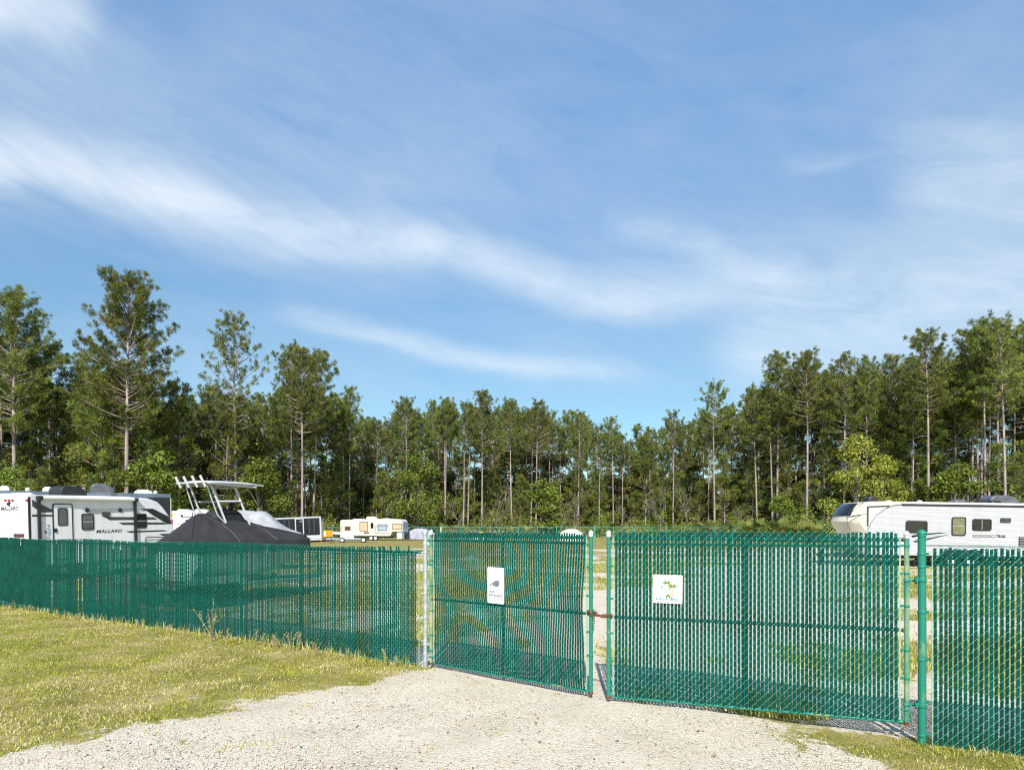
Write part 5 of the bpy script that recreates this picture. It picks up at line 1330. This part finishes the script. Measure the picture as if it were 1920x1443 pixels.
AIRYPINE = pine(112, 25, .50, 4.9, 54, .2, .2, .62, 16)
YOUNG = [pine(121, 9, .86, 2.0, 46, .09, 0, 1.1, 0), pine(122, 12, .8, 2.3, 52, .11, .2, 1.0, 2)]
TREES = {'leafy': broadleaf(131, 11, 8.5, 8500, .17, BROAD, .12, .13, 40), 'leafy2': broadleaf(132, 6, 5, 4200, .15, BROAD, .1, .09, 26),
         'dark': broadleaf(133, 13, 8, 7500, .19, DARKL, .08, .15, 44), 'dark2': broadleaf(134, 9, 7, 6000, .18, DARKL, .04, .12, 36), 'yellow': broadleaf(135, 10, 6.5, 6500, .14, YELL, .1, .11, 40)}
SHRUBS = {'scrub': shrub(141, 2.2, 3.4, 1500, .10, SCRUB), 'scrub2': shrub(142, 3.2, 4.2, 1900, .11, DARKL * 1.5), 'bright': shrub(143, 2.8, 3.4, 1700, .11, BROAD * 1.1), 'orange': shrub(144, 1.7, 3.2, 900, .09, ORNG)}
PALM = [palmetto(151), palmetto(152, 20)]
BARE = [bare_tree(161, 7), bare_tree(162, 9)]
def plant(protos, name, loc, rz, sc, label, cat, group, parts=('trunk', 'crown'), mats=('bark', 'needle'), tilt=(0, 0)):
    e = empty(name, loc, (tilt[0], tilt[1], rz)); e.scale = sc if hasattr(sc, '__len__') else (sc, sc, sc); tag(e, label, cat, group)
    for me, nm, mt in zip(protos, parts, mats):
        o = link(nm, me, M[mt], e)
        if nm == 'leaf_tuft': o['kind'] = 'stuff'
    return e
# the edge of the wood, as photo column -> distance
EDGE_X = [-400, 0, 120, 237, 437, 560, 655, 760, 900, 1100, 1220, 1340, 1460, 1580, 1740, 1850, 2000, 2400]
EDGE_Z = [66, 76, 73, 72, 82, 92, 112, 127, 130, 133, 125, 110, 97, 92, 84, 80, 77, 70]
SKYL_X = [-400, 0, 60, 130, 230, 330, 400, 470, 540, 620, 690, 760, 830, 905, 1000, 1100, 1200, 1260, 1340, 1400, 1460, 1520, 1580, 1640, 1700, 1740, 1790, 1850, 1920, 2400]
SKYL_Y = [580, 610, 660, 700, 660, 745, 700, 745, 690, 710, 770, 755, 742, 738, 750, 772, 788, 775, 745, 735, 690, 680, 680, 680, 690, 650, 650, 615, 610, 600]
def zedge(px): return float(np.interp(px, EDGE_X, EDGE_Z))
G_PINE = 'tall pines along the edge of the wood'; L_PINE = 'tall pine with a bare trunk at the edge of the wood'
# named front trees: photo column, top, distance offset, prototype, label
front = [
    (30, 545, -2, 'big', 'broad crowned pine above the white travel trailer at the end of the fence'), (237, 513, 0, 'big', 'biggest pine with a broad full crown behind the white travel trailer'),
    (441, 583, 0, 'airy', 'open crowned airy pine rising behind the boat sun top'), (566, 645, 0, 0, None), (587, 652, 4, 2, None), (545, 640, 6, 1, None), (655, 716, 0, 4, None),
    (760, 742, 0, 1, None), (835, 742, 2, 3, None), (903, 728, -3, 0, None), (1004, 748, -5, 1, None), (960, 746, 2, 2, None), (1085, 765, 2, 4, None), (1150, 778, 0, 3, None), (1262, 765, 2, 5, None),
    (1340, 713, -2, 5, 'slender pine with a round crown standing clear of the wood'), (1420, 722, 2, 2, None), (1458, 657, 2, 1, None), (1512, 657, 0, 2, None), (1545, 700, 3, 3, None), (1583, 652, -1, 4, None), (1628, 665, 1, 1, None), (1672, 660, 5, 0, None),
    (1743, 613, -1, 1, None), (1770, 690, 4, 4, None), (1822, 608, 4, 0, None), (1886, 595, -1, 2, None), (1846, 590, 2, 1, None), (1918, 600, 6, 5, None), (90, 640, 5, 1, None), (170, 660, 6, 2, None), (330, 740, 2, 5, None), (1480, 735, 6, 6, None), (1690, 690, 8, 3, None)]
seen = []
def put_pine(px, top_y, Z, proto, label, group):
    X = (px - CX) / F * Z; H = CAMZ + (HY - top_y) / F * Z
    pr, h0 = (BIGPINE, 27) if proto == 'big' else ((AIRYPINE, 25) if proto == 'airy' else (PINES[proto], 25))
    sz = H / (h0 + 1.5); sx = sz * rnd.uniform(.86, 1.1) if label is None or proto not in ('big', 'airy') else sz
    plant(pr, 'pine_tree', (X, Z, 0), rnd.uniform(0, 6.28), (sx, sx, sz), label or L_PINE, 'tree', group, tilt=(rnd.uniform(-.015, .015), rnd.uniform(-.015, .015)))
for px, ty, dz, pr, lab in front: put_pine(px, ty, zedge(px) + dz, pr, lab, G_PINE if lab is None else None)
G_BACK = 'pines deeper in the wood'
N_BACK = 240
for i in range(N_BACK):
    px = -330 + (i + rnd.random()) * 2560 / N_BACK; dep = rnd.choice((3, 6, 9, 13, 18, 24, 30)) + rnd.uniform(-1.5, 1.5)
    Z = zedge(px) + dep; ty = np.interp(px, SKYL_X, SKYL_Y) + abs(rnd.gauss(0, 15)) + rnd.uniform(-4, 18) + (16 if i % 3 == 0 else 0)
    put_pine(px, ty, Z, rnd.choice((0, 4, 6, 6, 7, 7, 7)) if dep > 16 else rnd.choice((0, 1, 2, 3, 3, 4, 5, 6, 7)) if px < 560 else rnd.choice((0, 1, 2, 3, 3, 5, 5, 4)), 'pine standing deeper in the wood among other trunks', G_BACK)
# dark middle layer that closes the wood
for i in range(210):
    px = -300 + (i + rnd.random()) * 2500 / 160 if i < 160 else 600 + (i - 160 + rnd.random()) * 17; Z = zedge(px) + (rnd.uniform(6, 18) if i % 3 == 0 else rnd.uniform(20, 46)); X = (px - CX) / F * Z; k = rnd.choice(('dark', 'dark', 'dark2', 'dark2', 'leafy2'))
    s_ = rnd.uniform(.75, 1.2) * (1.0 if i % 2 else 1.35); plant(TREES[k], 'broadleaf_tree', (X, Z, -.3), rnd.uniform(0, 6.28), (s_, s_, s_ * rnd.uniform(.85, 1.15)), 'dark green undergrowth tree between the pine trunks', 'tree', 'dark trees under the pines', mats=('barkgrey', 'leaf'))
for i in range(70):
    px = -250 + (i + rnd.random()) * 2400 / 70; Z = zedge(px) + rnd.uniform(0, 8); X = (px - CX) / F * Z
    s_ = rnd.uniform(.6, 1.5); plant(rnd.choice(YOUNG), 'young_pine', (X, Z, 0), rnd.uniform(0, 6.28), s_, 'young bushy pine at the foot of the tall pines', 'tree', 'young pines at the edge of the wood')
# bright broadleaf trees one can pick out
for px, top_y, Z, k, lab in ((785, 858, 119, 'leafy', 'bright green broadleaf tree behind the silver covered car'), (1018, 905, 126, 'leafy2', 'bright green small tree at the foot of a pine behind the cream dome'),
    (1608, 826, 89, 'yellow', 'yellow-flowering tree behind the nose of the long white trailer'), (1655, 862, 88, 'yellow', 'smaller yellow-flowering tree above the roof of the long white trailer'),
    (15, 880, 66, 'leafy', 'bright green leafy tree behind the rear of the white travel trailer'), (283, 858, 70, 'leafy2', 'light green leafy tree behind the tall black trailer'), (485, 868, 80, 'leafy2', 'grey-green leafy tree behind the tarped boat'), (1462, 930, 92, 'leafy2', 'small light green tree by the nose of the long white trailer'), (1790, 880, 80, 'leafy2', 'light green tree above the middle of the long white trailer')):
    H = CAMZ + (HY - top_y) / F * Z; h0 = {'leafy': 11, 'leafy2': 6, 'yellow': 10}[k]; s_ = H / h0
    plant(TREES[k], 'broadleaf_tree', ((px - CX) / F * Z, Z, 0), rnd.uniform(0, 6.28), s_, lab, 'tree', None, mats=('barkgrey', 'leaf'))
for px, Z, pr in ((1050, 124, 0), (1075, 127, 1), (1240, 118, 1), (1380, 103, 0), (720, 118, 0), (930, 126, 1), (1165, 126, 0), (1290, 114, 1), (860, 126, 0)):
    plant(BARE[pr], 'bare_tree', ((px - CX) / F * Z, Z, 0), rnd.uniform(0, 6.28), rnd.uniform(.8, 1.2), 'thin grey leafless tree at the edge of the wood', 'tree', 'leafless trees at the edge of the wood', mats=('barkgrey', 'leaf'))
# scrub, bright bushes, one orange bush, palmettos
for i in range(150):
    px = -200 + (i + rnd.random()) * 2300 / 150; Z = zedge(px) - rnd.uniform(-1, 7); X = (px - CX) / F * Z; k = rnd.choice(('scrub', 'scrub', 'scrub', 'bright', 'scrub2'))
    s_ = rnd.uniform(.8, 1.75); lab = {'scrub': 'low olive scrub bush in front of the wood', 'scrub2': 'dark rounded bush in front of the wood', 'bright': 'bright green bush in front of the wood'}[k]
    plant(SHRUBS[k], 'scrub_bush', (X, Z, -.05), rnd.uniform(0, 6.28), s_, lab, 'bush', lab.replace('bush', 'bushes').replace('low ', ''), ('stem', 'foliage'), ('barkgrey', 'leaf'))
plant(SHRUBS['orange'], 'scrub_bush', ((1085 - CX) / F * 119, 119, 0), 0, 1.2, 'orange-leaved bush behind the cream dome', 'bush', None, ('stem', 'foliage'), ('barkgrey', 'leaf'))
for i in range(90):
    px = 1120 + (i + rnd.random()) * 640 / 90 if i > 20 else 720 + i * 22; Z = zedge(px) - rnd.uniform(2, 9); X = (px - CX) / F * Z
    plant(PALM[i % 2], 'palmetto', (X, Z, .1), rnd.uniform(0, 6.28), rnd.uniform(1.3, 2.2), 'low fan-leaved palmetto in front of the wood', 'palmetto', 'palmettos along the edge of the wood', ('stem', 'fronds'), ('barkgrey', 'leaf'))
# floor of the wood
N = 26000; px_ = nr.uniform(-350, 2350, N); Zf = np.interp(px_, EDGE_X, EDGE_Z) - 8 + 26 * nr.random(N); Xf = (px_ - CX) / F * Zf
v_, t_, c_ = blades(Xf, Zf, .25 + .7 * nr.random(N) ** 2, .08 + .07 * nr.random(N), (SCRUB * 1.2)[nr.integers(0, 4, N)], .7, z=np.zeros(N) - .02)
tag(link('undergrowth', np_mesh('undergrowth', v_, t_, c_), M['grass']), 'tangled olive undergrowth along the foot of the wood', 'undergrowth', kind='stuff')

# ------------------------------------------------------------------ far boundary fence, see-through
fa, fb = Vector((-44, 88, 0)), None
route = [Vector((-52, 64, 0)), Vector((-30, 84, 0)), Vector((-20, 106, 0)), Vector((22, 108, 0)), Vector((33, 94, 0)), Vector((44, 80, 0)), Vector((66, 66, 0))]
ff = empty('boundary_fence', tuple(route[0])); tag(ff, 'far see-through green wire fence in front of the wood', 'fence')
def far_fabric():
    m, nt, b = nodes('far_wire_fabric'); b.inputs['Base Color'].default_value = (.05, .30, .24, 1); b.inputs['Roughness'].default_value = .6
    tr = nt.nodes.new('ShaderNodeBsdfTransparent'); mx = nt.nodes.new('ShaderNodeMixShader'); tc = nt.nodes.new('ShaderNodeTexCoord'); n = nt.nodes.new('ShaderNodeTexNoise'); n.inputs['Scale'].default_value = .5
    nt.links.new(tc.outputs['Object'], n.inputs['Vector']); mr = nt.nodes.new('ShaderNodeMapRange'); nt.links.new(n.outputs['Fac'], mr.inputs[0]); mr.inputs[3].default_value = .03; mr.inputs[4].default_value = .15
    nt.links.new(mr.outputs[0], mx.inputs[0]); nt.links.new(tr.outputs[0], mx.inputs[1]); nt.links.new(b.outputs[0], mx.inputs[2]); nt.links.new(mx.outputs[0], nt.nodes['Material Output'].inputs[0]); return m
FAB = far_fabric(); FT = 1.93
post_me = MB().tube([(0, 0, -.1), (0, 0, FT + .04)], .045, 8).lathe([(.05, FT + .02), (.05, FT + .05), (.01, FT + .09)], 8).mesh('post')
for A, B in zip(route[:-1], route[1:]):
    A_, B_ = A - route[0], B - route[0]; l = (B - A).length
    MB().tube([(A_.x, A_.y, FT), (B_.x, B_.y, FT)], .022, 6).build('top_rail', M['wire'], ff)
    o = MB().add([(A_.x, A_.y, .02), (B_.x, B_.y, .02), (B_.x, B_.y, FT), (A_.x, A_.y, FT)], [(0, 1, 2, 3)]).build('wire_fabric', FAB, ff, ang=0)
    for k in range(max(1, round(l / 3.0))):
        q = A_.lerp(B_, k / max(1, round(l / 3.0))); link('post', post_me, M['wire'], ff, (q.x, q.y, 0))

# ------------------------------------------------------------------ weeds along the foot of the long fence
def weed(seed, H, stalks, spread):
    g = np.random.default_rng(seed); tr = MB(); P = []
    for k in range(stalks):
        a = g.uniform(0, 6.28); l = H * g.uniform(.55, 1); s = spread * g.uniform(.3, 1); p = Vector((0, 0, 0)); pts = [p]
        for j in range(1, 6): t = j / 5; pts.append(Vector((math.cos(a) * s * t ** 1.4, math.sin(a) * s * t ** 1.4, l * t)))
        tr.tube(pts, [.007, .006, .005, .004, .003, .002], 4, caps=False)
        for j in range(int(26 * l / .5) + 6):
            t = g.uniform(.35, 1); q = np.array([math.cos(a) * s * t ** 1.4, math.sin(a) * s * t ** 1.4, l * t]); P.append(q + g.normal(0, .008, 3))
        if g.random() < .6:
            q = pts[3]; b = a + g.normal(0, 1); e_ = q + Vector((math.cos(b) * spread * .5, math.sin(b) * spread * .5, l * .3)); tr.tube([q, e_], [.004, .002], 3, caps=False)
            for j in range(14): P.append(np.array(q.lerp(e_, g.uniform(.2, 1))) + g.normal(0, .008, 3))
    P = np.array(P); pal = np.array([[.36, .40, .09], [.46, .42, .20], [.29, .36, .07], [.52, .48, .30]])
    v, f, c = leaf_cards(P, unit(g.normal(0, 1, (len(P), 3)) + np.array([.0, -.4, .3])), .013, pal, g.uniform(.8, 1.15, len(P)))
    return tr.mesh('stalk', 60), np_mesh('leaf_tuft', v, f, c)
M['stalk'] = pmat('dry_stalk', (.34, .25, .17), .8, var=.3, scale=20)
WEED = [weed(171, .62, 5, .22), weed(172, .34, 4, .10), weed(173, .26, 3, .06), weed(174, .40, 3, .16)]
G_W = 'dry weeds at the foot of the long fence'
def put_weed(px, py, k, sc, lab, grp):
    p = on_ground(px, py); d = np.interp(p.x, [FL0.x, FL1.x], [FL0.y, FL1.y]); 
    if p.y > d - .05: p.y = d - .05; p.x = (px - CX) / F * p.y
    plant(WEED[k], 'weed', (p.x, p.y, gzf(p.x, p.y)), rnd.uniform(0, 6.28), sc, lab, 'weed', grp, ('stalk', 'leaf_tuft'), ('stalk', 'weed'))
put_weed(397, 1203, 0, 1.3, 'tall branching dry weed against the long fence', None)
for px, py, k, sc in ((425, 1206, 1, 1.0), (445, 1208, 2, .9), (478, 1210, 1, 1.0), (492, 1212, 2, 1.1), (507, 1214, 3, .9), (520, 1216, 1, .8), (545, 1218, 3, 1.05), (556, 1220, 1, 1.1), (592, 1228, 3, .8), (652, 1238, 2, 1.1), (725, 1248, 1, .9), (742, 1250, 2, .9), (28, 1140, 1, .9), (45, 1143, 1, .8), (57, 1145, 2, 1.0), (90, 1150, 2, .8), (150, 1160, 2, .9), (210, 1170, 2, .8), (255, 1176, 2, 1), (318, 1186, 2, .9), (345, 1192, 2, .7)):
    put_weed(px, py, k, sc * .8, 'thin dry weed stalk at the foot of the long fence', G_W)
# dead leaves and scraps on the drive
for px, py, s_ in ((1012, 1393, .05), (1005, 1358, .045), (1310, 1373, .04), (1340, 1420, .05), (662, 1435, .05), (840, 1375, .04), (1158, 1391, .05), (900, 1330, .04), (1230, 1398, .035), (735, 1408, .035), (1420, 1398, .03), (560, 1420, .035)):
    p = on_ground(px, py); a = rnd.uniform(0, 6.28); s_ *= .7; mb = MB(); n = 7; vs = [(0, 0, .012)]
    for k in range(n): t = 2 * math.pi * k / n; r_ = s_ * (.55 + .45 * (k % 2)) * rnd.uniform(.7, 1); vs.append((r_ * math.cos(t), r_ * .7 * math.sin(t), .006 + rnd.uniform(0, .014)))
    mb.add(vs, [(0, k + 1, (k + 1) % n + 1) for k in range(n)])
    o = mb.build('fallen_leaf', M['rust'] if rnd.random() < .6 else M['timber'], loc=(p.x, p.y, p.z + .008), rot=(0, 0, a), ang=0); tag(o, 'curled dead leaf lying on the pale gravel drive', 'leaf', 'dead leaves on the drive')
